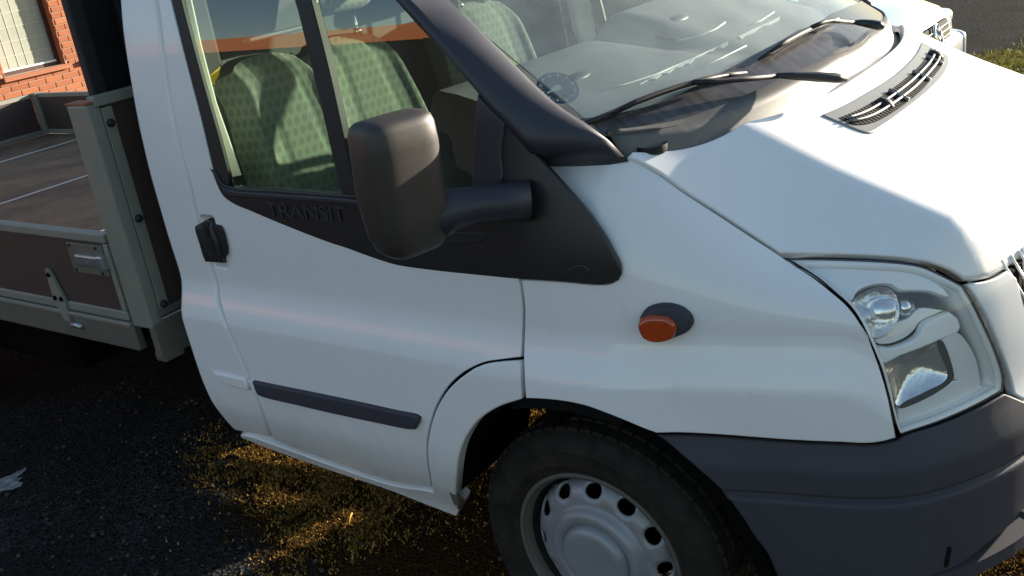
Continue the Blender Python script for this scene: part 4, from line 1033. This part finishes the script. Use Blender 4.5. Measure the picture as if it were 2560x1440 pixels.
# ------------------------------------------------------------------ cab body: floor, back wall, roof, lining, underbody
cab = box('cab_floor', (-.93, 0, .50), (.80, 1.80, .06), M['under'], truck)
box('engine_tray', (.36, 0, .42), (.70, .90, .05), M['under'], truck); box('firewall', (-.10, 0, .82), (.04, 1.80, .70), M['under'], truck)
box('cab_back', (-1.325, 0, 1.19), (.03, 1.80, 1.50), M['paint'], truck, bev=.01)
bk = box('bulkhead', (-1.285, 0, 1.2), (.025, 1.78, 1.4), M['inner'], truck, bev=.01)
V = []; F = []
for i in range(9):
    x = -1.32+(.62)*i/8
    for j in range(13):
        t = -1+2*j/12; V.append((x+.12*(1-t*t)*(i/8), t*.885, 1.925+.10*(1-abs(t)**3)*(1-.25*(i/8)**2)))
for i in range(8):
    for j in range(12): F.append((i*13+j, (i+1)*13+j, (i+1)*13+j+1, i*13+j+1))
roof = mesh('roof', V, F, M['paint'], truck, True); roof.modifiers.new('t', 'SOLIDIFY').thickness = .03
# sticker behind the seat
def on_x(px, py, X): return at(px, py, 0, X)
X0 = -1.168
box('bulkhead_trim', (-1.22, -.83, 1.30), (.10, .15, .95), M['inner'], bk, bev=.01)
st = prism('sticker', [on_x(*p, X0) for p in ((487, 247), (500, 187), (492, 250), (492, 250))][:0] or [on_x(*p, X0) for p in ((484, 184), (511, 200), (510, 168), (524, 190), (550, 166), (546, 213), (490, 213))], (-.002, 0, 0), M['yellow'], bk)
prism('sticker_panel', [on_x(*p, X0) for p in ((491, 217), (546, 217), (544, 254), (502, 254))], (-.002, 0, 0), M['cyan'], bk)
prism('sticker_panel', [on_x(*p, X0) for p in ((502, 257), (544, 257), (540, 300), (512, 300))], (-.002, 0, 0), M['greyprint'], bk)
# pale belt strap down the door post and inner window channel
yb = -.905
prism('seat_belt', [at(*p, 1, yb) for p in ((440, -60), (464, -60), (477, 0), (502, 115), (540, 260), (571, 348), (601, 438), (574, 444), (548, 358), (514, 265), (478, 125), (455, 0))], (0, .004, 0), M['strap'], truck)
prism('window_channel', [at(*p, 1, -.935) for p in ((765, -60), (778, -60), (790, 0), (815, 115), (842, 240), (872, 395), (866, 400), (835, 260), (802, 115), (776, 0))], (0, .006, 0), M['strap'], truck)

# ------------------------------------------------------------------ seats and dash
def seat(y0, y1, xb, ztop, name='seat', headrest=True, taper=.16):
    se = empty(name, (xb+.22, (y0+y1)/2, .55)); se.parent = truck
    W_ = y1-y0; yc = 0; lean = R(14); H = ztop-.62
    # backrest: grid on the front face with bolsters and two seams
    nu_, nv_ = 33, 30; V = []; F = []
    def bp(t, h):                                # t across -1..1, h 0..1 -> local
        wv = W_/2*(1-taper*h**2.2-.10*max(0, h-.8)/.2*.5); rnd = max(0, abs(t)-.72)/.28
        prot = .035*math.exp(-((abs(t)-.78)/.13)**2)*(1-.5*h)-.075*rnd**2.2
        prot -= .010*math.exp(-((abs(t)-.36)/.022)**2)+.010*math.exp(-((abs(t)-.46)/.022)**2)*.7
        if h > .9: prot -= .06*((h-.9)/.1)**2.2
        if .27 < h < .33: prot -= .008*math.exp(-((h-.30)/.012)**2)
        top = h*H-(.05*abs(t)**2.6 if h > .6 else .05*abs(t)**2.6*h/.6)
        return Vector((-math.sin(lean)*top+prot*math.cos(lean)-.22, t*wv, .07+top*math.cos(lean)))
    for i in range(nu_):
        for j in range(nv_): V.append(bp(-1+2*i/(nu_-1), j/(nv_-1)))
    for i in range(nu_-1):
        for j in range(nv_-1): F.append((i*nv_+j, (i+1)*nv_+j, (i+1)*nv_+j+1, i*nv_+j+1))
    fr = mesh('seat_back', V, F, M['fabric'], se, True)
    # dark side and back shell
    rim_ = [i*nv_ for i in range(nu_)]+[(nu_-1)*nv_+j for j in range(1, nv_)]+[i*nv_+nv_-1 for i in range(nu_-2, -1, -1)]+[j for j in range(nv_-2, 0, -1)]
    VV = [V[i].copy() for i in rim_]+[V[i]+Vector((-.06, 0, -.0)) for i in rim_]; n = len(rim_)
    FF = [(i, (i+1) % n, n+(i+1) % n, n+i) for i in range(n)]+[tuple(range(n, 2*n))]
    bm = bmesh.new(); vs = [bm.verts.new(v) for v in VV]
    for f in FF: bm.faces.new([vs[k] for k in f])
    bmesh.ops.recalc_face_normals(bm, faces=bm.faces); bmobj('seat_shell', bm, M['seatside'], se)
    cu = box('cushion', (.0, 0, .14), (.46, W_*.96, .15), M['fabric'], se, bev=.045, seg=4, smooth=True)
    if headrest:
        topz = .07+H*math.cos(lean); tx = -math.sin(lean)*H-.22
        for s_ in (-.075, .075): tube('headrest_post', [(tx-.045, s_, topz-.04), (tx-.05, s_, topz+.075)], .006, M['chrome'], se, 8); 
        for s_ in (-.075, .075): tube('post_guide', [(tx-.045, s_, topz-.012), (tx-.045, s_, topz+.010)], .013, M['chrome'], se, 10)
        box('headrest', (tx-.05, 0, topz+.15), (.10, .27, .17), M['fabric'], se, Matrix.Rotation(-lean, 3, 'Y'), .04, 4, True)
    return se
seat(-.875, -.43, -.86, 1.545, headrest=False, taper=.26)
box('headrest_frame', (-.21-.18, 0, .07+.955), (.03, .24, .012), M['dashdark'], bpy.data.objects['seat'], Matrix.Rotation(0, 3, 'Y'), .004)
seat(-.60, -.05, -.86, 1.54, taper=.30)
seat(.10, .60, -.86, 1.535)
# seat cushions sit on a bench box
box('seat_box', (-.74, -.1, .585), (.42, 1.5, .10), M['seatside'], truck, bev=.02)
# dash
prof = [(-.06, 1.285), (0, 1.312), (.06, 1.322), (.30, 1.352), (.62, 1.392), (.85, 1.425), (.96, 1.435), (1.0, 1.425), (1.03, 1.39), (1.03, 1.28), (.97, 1.10), (.90, .90)]
V = []; F = []; ny = 56
for j in range(ny):
    y = -.80+1.60*j/(ny-1); xf = E0[0]+.27*(1-(y/.85)**2)-.06; xr = -.385+.035*(1-(y/.8)**2)
    for t, z in prof:
        hump = .045*sstep(-.12, -.02, y)*(1-sstep(.66, .74, y))*sstep(.35, .8, t)
        dip = -.022*math.exp(-((y+.14)/.022)**2)*sstep(.5, .9, t)
        V.append((xf+(xr-xf)*t, y*(1-.03*(t < .2)), z+hump+dip))
k = len(prof)
for j in range(ny-1):
    for i in range(k-1): F.append((j*k+i, (j+1)*k+i, (j+1)*k+i+1, j*k+i+1))
dash = mesh('dashboard', V, [f[::-1] for f in F], M['dash'], truck, True)
for y in (-.50, .05, .55):
    zc2 = 1.395+(.045 if y > 0 else 0)
    blob('air_outlet', Vector((-.17, y, zc2)), Vector((.022, 0, -.004)), Vector((0, .05, 0)), Vector((.004, 0, .012)), M['dashdark'], dash)
for a_, b_ in ((-.62, -.10), (.0, .56)):
    tube('defrost_vent', [(E0[0]+.27*(1-(y/.85)**2)-.105, y, 1.329+.004) for y in np.linspace(a_, b_, 16)], .012, M['cowl'], dash, 6, flat=.3)
dbv = BVHTree.FromPolygons([Vector(v) for v in V], [f[::-1] for f in F])
def on_dash(px, py, lift=.004):
    loc, nr, fi, dd = dbv.ray_cast(CAM, ray(px, py))
    return None if loc is None else loc-ray(px, py)*lift
def dash_strip(px, m, name, wob=0):
    top = [on_dash(*p) for p in px]; 
    if any(p is None for p in top): return
    bm = bmesh.new(); bm.faces.new([bm.verts.new(p) for p in top]); bmesh.ops.triangulate(bm, faces=bm.faces); bmesh.ops.solidify(bm, geom=list(bm.faces), thickness=.002); bmobj(name, bm, m, dash)
M['paledash'] = mat('pale_dash_glint', (.62, .62, .58), .5); M['seam'] = mat('dash_seam', (.06, .06, .062), .7)  # pale colour for bright glints, laid over the dash as solid strips
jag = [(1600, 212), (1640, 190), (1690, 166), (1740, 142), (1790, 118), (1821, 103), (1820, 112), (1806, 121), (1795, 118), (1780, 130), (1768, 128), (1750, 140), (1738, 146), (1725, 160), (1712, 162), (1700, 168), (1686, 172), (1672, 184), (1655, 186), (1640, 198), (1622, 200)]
dash_strip(jag, M['paledash'], 'dash_glint')
dash_strip([(1846, 93), (1880, 75), (1925, 55), (1950, 42), (1948, 50), (1925, 62), (1905, 66), (1880, 84), (1862, 90), (1854, 98)], M['paledash'], 'dash_glint')
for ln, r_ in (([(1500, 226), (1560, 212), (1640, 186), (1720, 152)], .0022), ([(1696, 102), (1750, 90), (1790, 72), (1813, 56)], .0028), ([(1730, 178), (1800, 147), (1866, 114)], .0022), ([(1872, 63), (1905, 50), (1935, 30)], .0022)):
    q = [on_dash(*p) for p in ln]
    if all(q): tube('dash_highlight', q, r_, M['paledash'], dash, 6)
for ln in ([(1490, 80), (1560, 100), (1640, 118), (1690, 128)], [(1300, 150), (1360, 130), (1420, 110)], [(1640, 90), (1662, 96), (1690, 98)]):
    q = [on_dash(*p) for p in ln]
    if all(q): tube('dash_seam', q, .003, M['seam'], dash, 6)
# steering wheel
sw = empty('steering_wheel', (-.50, .40, 1.40)); sw.parent = truck; sw.rotation_euler = (0, R(-38), 0)
bm = bmesh.new()
ptsw = [(.19*math.cos(t), .19*math.sin(t), 0) for t in np.linspace(0, 2*math.pi, 49)]
bm.free(); tube('wheel_rim', ptsw, .0145, M['dashdark'], sw, 12, False)
blob('wheel_hub', Vector((0, 0, -.03)), Vector((.07, 0, 0)), Vector((0, .085, 0)), Vector((0, 0, .03)), M['dashdark'], sw)
for t in (.2, 2.94, 4.71): tube('wheel_spoke', [(.05*math.cos(t), .05*math.sin(t), -.02), (.185*math.cos(t), .185*math.sin(t), 0)], [.022, .012], M['dashdark'], sw, 8)

# ------------------------------------------------------------------ near door mirror and arm (a mirrored one on the far door)
def door_mirror(sg):
    # stacked rounded sections: (z, centre x, centre y, half depth, half width)
    secs = [(1.188, -.178, -1.176, .018, .030), (1.193, -.178, -1.177, .034, .054), (1.207, -.178, -1.179, .045, .070), (1.235, -.178, -1.181, .052, .078), (1.28, -.178, -1.183, .055, .081), (1.34, -.178, -1.185, .056, .083), (1.41, -.170, -1.187, .055, .083), (1.448, -.168, -1.188, .052, .081), (1.462, -.167, -1.188, .047, .077), (1.469, -.166, -1.188, .039, .069), (1.472, -.166, -1.188, .022, .05)]
    n = 56; V = []; F = []; al = R(14)
    for z, cx, cy, a_, b_ in secs:
        for i in range(n):
            t = 2*math.pi*i/n; c_, s_ = math.cos(t), math.sin(t); e = .52
            u_ = math.copysign(abs(c_)**e, c_)*a_; v_ = math.copysign(abs(s_)**e, s_)*b_
            if u_ > 0: u_ *= 1.15
            x = cx+u_*math.cos(al)-v_*math.sin(al)*-1; y = cy+v_*math.cos(al)-u_*math.sin(al)
            V.append((x, y*sg*-1 if sg > 0 else y, z))
    m_ = len(secs)
    for k in range(m_-1):
        for i in range(n): F.append((k*n+i, k*n+(i+1) % n, (k+1)*n+(i+1) % n, (k+1)*n+i))
    F.append(tuple(range(n-1, -1, -1))); F.append(tuple(range((m_-1)*n, m_*n)))
    if sg > 0: F = [f[::-1] for f in F]
    o = mesh('door_mirror', V, F, M['mirror'], truck, True)
    f = (lambda p: (p[0], -p[1], p[2])) if sg > 0 else (lambda p: p)
    P_ = [(-.16, -1.13, 1.250), (-.13, -1.09, 1.254), (-.09, -1.055, 1.255), (-.055, -1.02, 1.250), (-.015, -.985, 1.243)]
    tube('mirror_arm', [f(p) for p in P_], [.060, .046, .040, .041, .047], M['pillar'], o, 20, flat=.92)
    gl = prism('mirror_glass', [f(p) for p in ((-.222, -1.125, 1.225), (-.222, -1.125, 1.44), (-.232, -1.245, 1.44), (-.232, -1.245, 1.225))], (.003, 0, 0), M['chrome'], o)
    return o
door_mirror(-1); door_mirror(1)

# ------------------------------------------------------------------ load bed
YB = 1.06; XF = -1.398; XR = -5.55; ZF = .815; ZT = 1.092
bed = empty('load_bed', (-3.4, 0, .70)); bed.parent = truck
def bl(name, c, s, m, bev=.004, parent=None, rot=None):
    p = parent or bed
    o = box(name, (c[0]+3.4, c[1], c[2]-.70) if p is bed else c, s, m, p, rot, bev); return o
# floor boards across the bed, pale joint strips between
n_ = 4; x0 = XF-.10; edges = [x0, -2.60, -3.75, -4.93, XR+.05]
for a_, b_ in zip(edges[:-1], edges[1:]):
    bl('floor_board', ((a_+b_)/2, 0, ZF-.012), (abs(b_-a_)-.012, 2*YB-.06, .022), M['floorply'], .002)
for e in edges[1:-1]: bl('joint_strip', (e, 0, ZF-.008), (.014, 2*YB-.06, .020), M['joint'], .001)
bl('bed_frame', ((XF+XR)/2, 0, ZF-.05), (abs(XR-XF)-.04, 2*YB-.08, .045), M['under'], 0)
# side rails (lower aluminium section) and dropsides
for sg in (-1, 1):
    bl('side_rail', ((XF-.1+XR)/2, sg*(YB-.012), .758), (abs(XR-XF)-.1, .03, .085), M['aludark'], .006)
    bl('side_rail_flange', ((XF-.1+XR)/2, sg*(YB-.006), .806), (abs(XR-XF)-.1, .034, .014), M['alu'], .003)
    ds = empty('dropside', (0, sg*YB, .06+.06)); ds.parent = bed
    L = abs(XR-(XF-.105)); xc = ((XF-.105)+XR)/2+3.4; y0 = -sg*.010
    box('board', (xc, y0, (1.066+.845)/2-.70-.12), (L, .020, 1.066-.845), M['ply'], ds, None, .001)
    box('top_rail', (xc, y0, 1.079-.82), (L, .032, .028), M['alu'], ds, None, .004)
    box('bottom_rail', (xc, y0, .832-.82), (L, .030, .030), M['alu'], ds, None, .004)
    box('end_rail', (xc+L/2-.010, y0, .955-.82), (.022, .031, .215), M['alu'], ds, None, .003)
    # latch plate with its over-centre handle
    la = box('latch', (-1.622+3.4, sg*.004, 1.008-.82), (.19, .008, .098), M['aludark'], ds, None, .002)
    box('latch_handle', (-1.60+3.4, sg*.014, 1.008-.82), (.135, .018, .036), M['steel'], ds, None, .006); box('latch_hook', (-1.535+3.4, sg*.012, 1.006-.82), (.03, .026, .048), M['steel'], ds, None, .006)
    for q in (-1.70, -1.56):
        for zq in (1.048, .968): box('rivet', (q+3.4, sg*.009, zq-.82), (.009, .006, .009), M['guard'], ds, None, .002)
    # hinge strap on the board
    for hx_ in (-1.865, -3.4, -4.9):
        q = [(-.022, .0, .955), (.0, 0, .955), (.040, 0, .85), (.030, 0, .775), (-.004, 0, .775), (-.030, 0, .845)]
        h_ = prism('hinge_strap', [(hx_+3.4+a_, sg*.002, c_-.82) for a_, b_, c_ in q], (0, sg*.010, 0), M['alu'], ds, .001)
        for a_, c_ in ((-.008, .935), (-.014, .855), (.022, .855)): lathe('hinge_bolt', [(0, sg*.017), (.007, sg*.017), (.009, sg*.012)], M['under'], ds, 10, (hx_+3.4+a_, 0, c_-.82))
        tube('hinge_pin', [(hx_+3.4+.03, sg*.006, .765-.82), (hx_+3.4+.085, sg*.006, .765-.82)], .011, M['steel'], ds, 10)
# corner posts, front board, tailgate
for sg in (-1, 1):
    bl('corner_post', (XF-.049, sg*(YB-.020), (1.472+.80)/2), (.098, .042, 1.472-.80), M['alu'], .006)
    bl('rear_post', (XR+.03, sg*(YB-.020), (1.092+.80)/2), (.06, .042, .30), M['alu'], .005)
    bl('post_top_reflection', (XF-.049, sg*(YB-.020), 1.4755), (.10, .045, .006), M['sill'], .001)  # thin terracotta slab painting a reddish reflection on the post top
fb = bl('front_board', (XF-.018, 0, (1.47+.845)/2), (.022, 2*YB-.11, 1.47-.845), M['ply'], .001)
for o_, c, s in (('front_top_rail', (0, 0, .318), (.034, 2*YB-.045, .030)), ('front_bottom_rail', (0, 0, -.318), (.032, 2*YB-.05, .024))): box(o_, (XF-.010+3.4, 0, c[2]+(1.47+.845)/2-.70), s, M['alu'] if 'top' in o_ else M['aludark'], bed, None, .004)
for sg in (-1, 1):
    box('front_side_rail', (XF-.006+3.4, sg*(YB-.058), (1.455+.84)/2-.70), (.014, .034, 1.455-.84), M['alu'], bed, None, .002)
    for zq in (1.385, 1.12, .875): lathe('rail_bolt', [(0, -.004), (.010, -.004), (.012, .006)], M['guard'], bed, 12); o_ = bed.children[-1]; 
k_ = [c_ for c_ in bed.children if c_.name.startswith('rail_bolt')]
for i, o_ in enumerate(k_): pass
pos = [(sg, zq) for sg in (-1, 1) for zq in (1.41, 1.13, .862)]
for o_ in k_: bpy.data.objects.remove(o_)
for sg, zq in pos:
    o_ = lathe('rail_bolt', [(0, -.010), (.009, -.010), (.012, -.004), (.012, .004)], M['guard'], bed, 12); o_.rotation_euler = (0, 0, R(90)); o_.location = (XF+3.4+.003, sg*(YB-.056), zq-.70)
bl('front_skirt', (XF-.012, 0, .758), (.028, 2*YB-.002, .115), M['aludark'], .006)
for sg in (-1, 1): bl('skirt_foot', (XF-.022, sg*(YB-.045), .702), (.05, .07, .03), M['aludark'], .005)
tg = bl('tailgate', (XR, 0, (1.09+.82)/2), (.022, 2*YB-.09, .25), M['ply'], .001)
box('tailgate_rail', (XR+3.4, 0, 1.079-.70), (.034, 2*YB-.09, .028), M['alu'], bed, None, .004)
box('tailgate_foot', (XR+3.4+.006, 0, .83-.70), (.03, 2*YB-.09, .028), M['alu'], bed, None, .004)
# black guard frame between cab and bed
gd = empty('cab_guard', (-1.40, 0, .80)); gd.parent = truck
def gpx(px, py): return at(px, py, 0, -1.44)
yl_ = gpx(246, 226).y; 
y_e = -.985
for k, y in enumerate(np.linspace(y_e, -y_e, 15)):
    box('guard_bar', (-.045, y, 1.02), (.03, .045 if k in (0, 14) else .03, .95), M['guard'], gd, None, .006)
box('guard_sheet', (-.075, 0, 1.02), (.006, 1.95, .95), M['guard'], gd, None, .001)
box('guard_top', (-.045, 0, 1.50), (.04, 2.0, .04), M['guard'], gd, None, .006)
# chassis, rear wheels, exhaust
for sg in (-1, 1): box('chassis_rail', (-2.7, sg*.42, .60), (5.6, .07, .15), M['under'], truck, bev=.01)
tube('exhaust_pipe', [(-.2, .32, .215), (-.7, .32, .180), (-1.1, .32, .185), (-1.6, .32, .205), (-2.6, .32, .24)], .016, M['under'], truck, 10)  # run low so its shadow splits the sunlight under the cab
for sg in (-1, 1):
    o_ = lathe('rear_wheel', [(.20, -.11), (.30, -.11), (.335, -.08), (.335, .08), (.30, .11), (.20, .11)], M['tyre'], truck, 48, (-3.75, sg*.85, .335)); lathe('wheel_centre', [(0, -.05*-sg), (.21, -.05*-sg), (.21, .1*sg)], M['rim'], o_, 32, (-3.75, sg*.85, .335))
box('bed_sun_blocker', (-2.5, .72, .40), (2.16, .44, .58), M['under'], truck, bev=.01); box('tank_sun_blocker', (-3.0, -.55, .50), (1.0, .4, .36), M['under'], truck, bev=.05); box('rear_sun_blocker', (-4.9, .80, .42), (1.2, .05, .40), M['under'], truck)  # added boxes that stop low sun crossing under the bed
box('cab_sun_blocker', (-1.32, .56, .42), (.94, .12, .31), M['under'], truck, bev=.01)  # added box trimming the sunlight that slips under the cab rear
box('rear_axle', (-3.75, 0, .36), (.10, 1.6, .10), M['under'], truck)
box('front_axle', (0, 0, .32), (.08, 1.4, .07), M['under'], truck)
# ------------------------------------------------------------------ the pale hatchback parked on the far side
CX, CY = -.515, 4.23
car = tag(empty('hatchback', (CX-1.0, CY, 0)), 'silver white hatchback parked beyond the truck, its nose showing over the bonnet', 'car')
def car_loft(name, secs, m, prof, parent=car):
    V = []; F = []
    for x, hw, z0, z1 in secs:
        for yy, zz_ in prof: V.append((x+1.0, yy*hw, z0+zz_*(z1-z0)))
    k = len(prof)
    for i in range(len(secs)-1):
        for j in range(k-1): F.append((i*k+j, (i+1)*k+j, (i+1)*k+j+1, i*k+j+1))
    F.append(tuple(range(k))); F.append(tuple(range((len(secs)-1)*k, len(secs)*k))[::-1])
    bm = bmesh.new(); vs = [bm.verts.new(v) for v in V]
    for f in F: bm.faces.new([vs[q] for q in f])
    bmesh.ops.recalc_face_normals(bm, faces=bm.faces)
    return bmobj(name, bm, m, parent, True)
bodyp = [(-.94, 0), (-1, .12), (-1.0, .45), (-.985, .7), (-.93, .88), (-.75, .955), (-.4, .99), (0, 1), (.4, .99), (.75, .955), (.93, .88), (.985, .7), (1.0, .45), (1, .12), (.94, 0)]
car_loft('body', [(.0-.02, .56, .30, .66), (-.03, .66, .24, .72), (-.10, .75, .22, .775), (-.25, .82, .21, .83), (-.5, .85, .2, .88), (-.9, .865, .2, .93), (-1.1, .87, .2, .955), (-3.6, .87, .2, .97), (-4.0, .84, .24, .93), (-4.1, .78, .3, .8)], M['silver'], bodyp)
car_loft('cabin', [(-1.0, .70, .93, .96), (-1.7, .66, .93, 1.40), (-2.3, .64, .93, 1.46), (-3.2, .62, .93, 1.42), (-3.95, .66, .93, .98)], M['band'], bodyp)
car_loft('roof', [(-1.72, .60, 1.39, 1.42), (-2.3, .60, 1.44, 1.485), (-3.25, .58, 1.40, 1.44)], M['silver'], bodyp)
box('bumper', (.985, 0, .46), (.12, 1.34, .20), M['silver'], car, bev=.05, seg=4, smooth=True)
for sg in (-1, 1): box('bumper_corner', (.90, sg*.72, .46), (.30, .20, .20), M['silver'], car, Matrix.Rotation(-sg*R(48), 3, 'Z'), .05, 4, True)
gr = box('grille', (.992, 0, .635), (.05, .74, .13), M['gap'], car, Matrix.Rotation(R(-12), 3, 'Y'), .012)
for k in (-1, 0, 1): box('grille_slat', (1.02-.004*k, 0, .635+.036*k), (.02, .72, .012), M['chrome'], gr, None, .003)
# round badge with V over W strokes
bd = empty('badge', (1.035, 0, .645)); bd.parent = car; bd.rotation_euler = (0, R(-12), 0)
lathe('badge_ring', [(.066, -.004), (.072, -.010), (.078, -.004), (.078, .006), (.066, .006)], M['chrome'], bd, 40, closed=True)
bd.children[0].rotation_euler = (0, 0, R(90))
for a_, b_ in (((-.030, .058), (0, .004)), ((.030, .058), (0, .004)), ((-.056, .034), (-.026, -.052)), ((-.026, -.052), (0, .0)), ((0, .0), (.026, -.052)), ((.026, -.052), (.056, .034))):
    tube('badge_stroke', [(.006, a_[0], a_[1]), (.006, b_[0], b_[1])], .006, M['chrome'], bd, 6)
for sg in (-1, 1):
    hl = box('headlight', (.865, sg*.53, .672), (.15, .28, .10), M['lampgrey'], car, Matrix.Rotation(-sg*R(24), 3, 'Z'), .04, 4, True)
    box('headlight_lens', (.870, sg*.532, .673), (.155, .285, .105), M['lens'], hl, Matrix.Rotation(-sg*R(24), 3, 'Z'), .05, 4, True)
plate = box('number_plate', (1.052, 0, .45), (.01, .52, .11), M['white'], car, bev=.002)
for k, y in enumerate((-.20, -.14, -.08, .02, .08, .14, .20)): box('plate_mark', (1.058, y, .45), (.002, .012 if k % 2 else .030, .07), M['dashdark'], plate, bev=0)
for sx in (-.75+1, -3.3+1):
    for sg in (-1, 1):
        t_ = lathe('wheel', [(.19, -.09), (.27, -.09), (.31, -.06), (.31, .06), (.27, .09), (.19, .09)], M['tyre'], car, 40, (sx, sg*.78, .31)); lathe('wheel_trim', [(0, sg*.07), (.20, sg*.07), (.20, 0)], M['rim'], t_, 24, (sx, sg*.78, .31))

# ------------------------------------------------------------------ grass, moss, grit
def blades(name, n, gen, h0, h1, cols, wid=.004):
    P = np.array([gen() for _ in range(n)]); V = []; F = []
    for i in range(n):
        x, y = P[i][:2]; s_ = P[i][2] if len(P[i]) > 2 else 1
        h = random.uniform(h0, h1)*s_; a_ = random.uniform(0, 6.283); lx_, ly_ = random.gauss(0, .55)*h, random.gauss(0, .55)*h
        dx, dy = wid*math.cos(a_), wid*math.sin(a_); b0 = len(V)
        V += [(x-dx, y-dy, 0), (x+dx, y+dy, 0), (x+lx_*.45+dx*.7, y+ly_*.45+dy*.7, h*.6), (x+lx_*.45-dx*.7, y+ly_*.45-dy*.7, h*.6), (x+lx_, y+ly_, h)]
        F += [(b0, b0+1, b0+2, b0+3), (b0+3, b0+2, b0+4)]
    me = bpy.data.meshes.new(name); me.from_pydata(V, [], F); me.update()
    o = link(name, me, None, cols); 
    mi = np.zeros(len(F), int); mi[0::2] = RNG.integers(0, len(cols), n); mi[1::2] = mi[0::2]
    me.polygons.foreach_set('material_index', mi.astype(np.int32)); return tag(o, kind='stuff')
_straw = mat('straw_grass', (.50, .29, .075), .9, spec=.05)
GR = [mat('olive_grass', (.030, .028, .008), .9, spec=.05), mat('dry_grass', (.15, .075, .018), .9, spec=.05), _straw, _straw, mat('rust_grass', (.09, .038, .010), .9, spec=.05)]
MO = [mat('yellow_moss', (.48, .44, .08), .9), mat('green_moss', (.26, .28, .06), .9), mat('rusty_moss', (.30, .17, .06), .9)]
def patch(cx, cy, rx, ry, k=1.):
    def g_():
        while 1:
            x, y = random.gauss(0, .5), random.gauss(0, .5)
            X, Y = cx+x*rx, cy+y*ry
            if x*x+y*y < 1.7 and (mnoise.noise(Vector((X*7, Y*7, 0)))+.6*mnoise.noise(Vector((X*23, Y*23, 3))) > -.08 or random.random() < .12): return (X, Y, k)
    return g_
def pick(L):
    wts = [l[0] for l in L]; gs = [l[1] for l in L]
    return lambda: random.choices(gs, wts)[0]()
blades('grass', 56000, pick([(1.6, patch(-.45, -1.05, .35, .25)), (.5, patch(-.55, -.35, .6, .5)), (16, patch(-1.58, -.56, .50, .24)), (12, patch(-1.22, -.55, .45, .28)), (9, patch(-1.14, -.78, .18, .24)), (3, patch(-1.0, .08, .30, .22)), (12, patch(1.0, -.15, .45, .55)), (.25, patch(.75, -.9, .5, .4)), (.15, patch(-1.4, -.95, .4, .2))]), .003, .013, GR, .0022)  # straw massed where the sun lands, its pale gold brightening the lit patches
blades('moss', 22000, pick([(3, patch(.15, 6.2, .75, .9)), (2, patch(.4, 7.6, .8, 1.0)), (1, patch(-.45, 6.6, .35, .5)), (2, patch(1.0, 7.0, .9, 1.5))]), .010, .04, MO, .006)
# loose grit
gb_ = bmesh.new()
for i in range(420):
    if i < 420: x, y = random.uniform(-3.0, -.4), random.uniform(-1.9, -.3)
    else: x, y = random.uniform(-3, 1.6), random.uniform(3.5, 11)
    s_ = random.uniform(.003, .011) 
    rm = Matrix.Rotation(random.uniform(0, 6), 3, 'Z') @ Matrix.Rotation(random.uniform(-.5, .5), 3, 'X')
    r = bmesh.ops.create_icosphere(gb_, subdivisions=1, radius=1)
    for v in r['verts']: v.co = rm @ Vector((v.co.x*s_, v.co.y*s_*random.uniform(.6, 1), v.co.z*s_*.5))+Vector((x, y, s_*.25))
tag(bmobj('grit', gb_, mat('dull_grit', (.045, .043, .040), .9, vary=(9, .3, (.08, .075, .07))), None), kind='stuff')
# pale paint blot on the tarmac, and straws
bp_ = at(6, 1216, 2, 0.)
bm = bmesh.new(); vs = []
for k in range(30):
    a_ = 2*math.pi*k/30; r_ = .055*(1+.35*math.sin(3*a_+1)+.25*math.sin(7*a_)); vs.append(bm.verts.new((bp_.x+r_*math.cos(a_), bp_.y+r_*1.7*math.sin(a_), .004)))
bm.faces.new(vs); blot = bmobj('paint_mark', bm, mat('old_white_paint', (.5, .5, .5), .9, vary=(40, .15, (.12, .12, .12)))); tag(blot, kind='structure')
for (xa, ya), (xb, yb_) in (((872, 1310), (880, 1283)), ((566, 1165), (582, 1162))):
    a_, b_ = at(xa, ya, 2, .012), at(xb, yb_, 2, .02)
    tag(tube('straw', [a_, (a_+b_)/2+Vector((0, 0, .006)), b_], .003, GR[2], None, 6), 'dry straw lying in the thin sunlit strip under the cab' if xa == 872 else 'short pale straw at the left tip of the sunlit patch under the cab', 'straw')
# front undershield so the sun slips under as it does in the photo
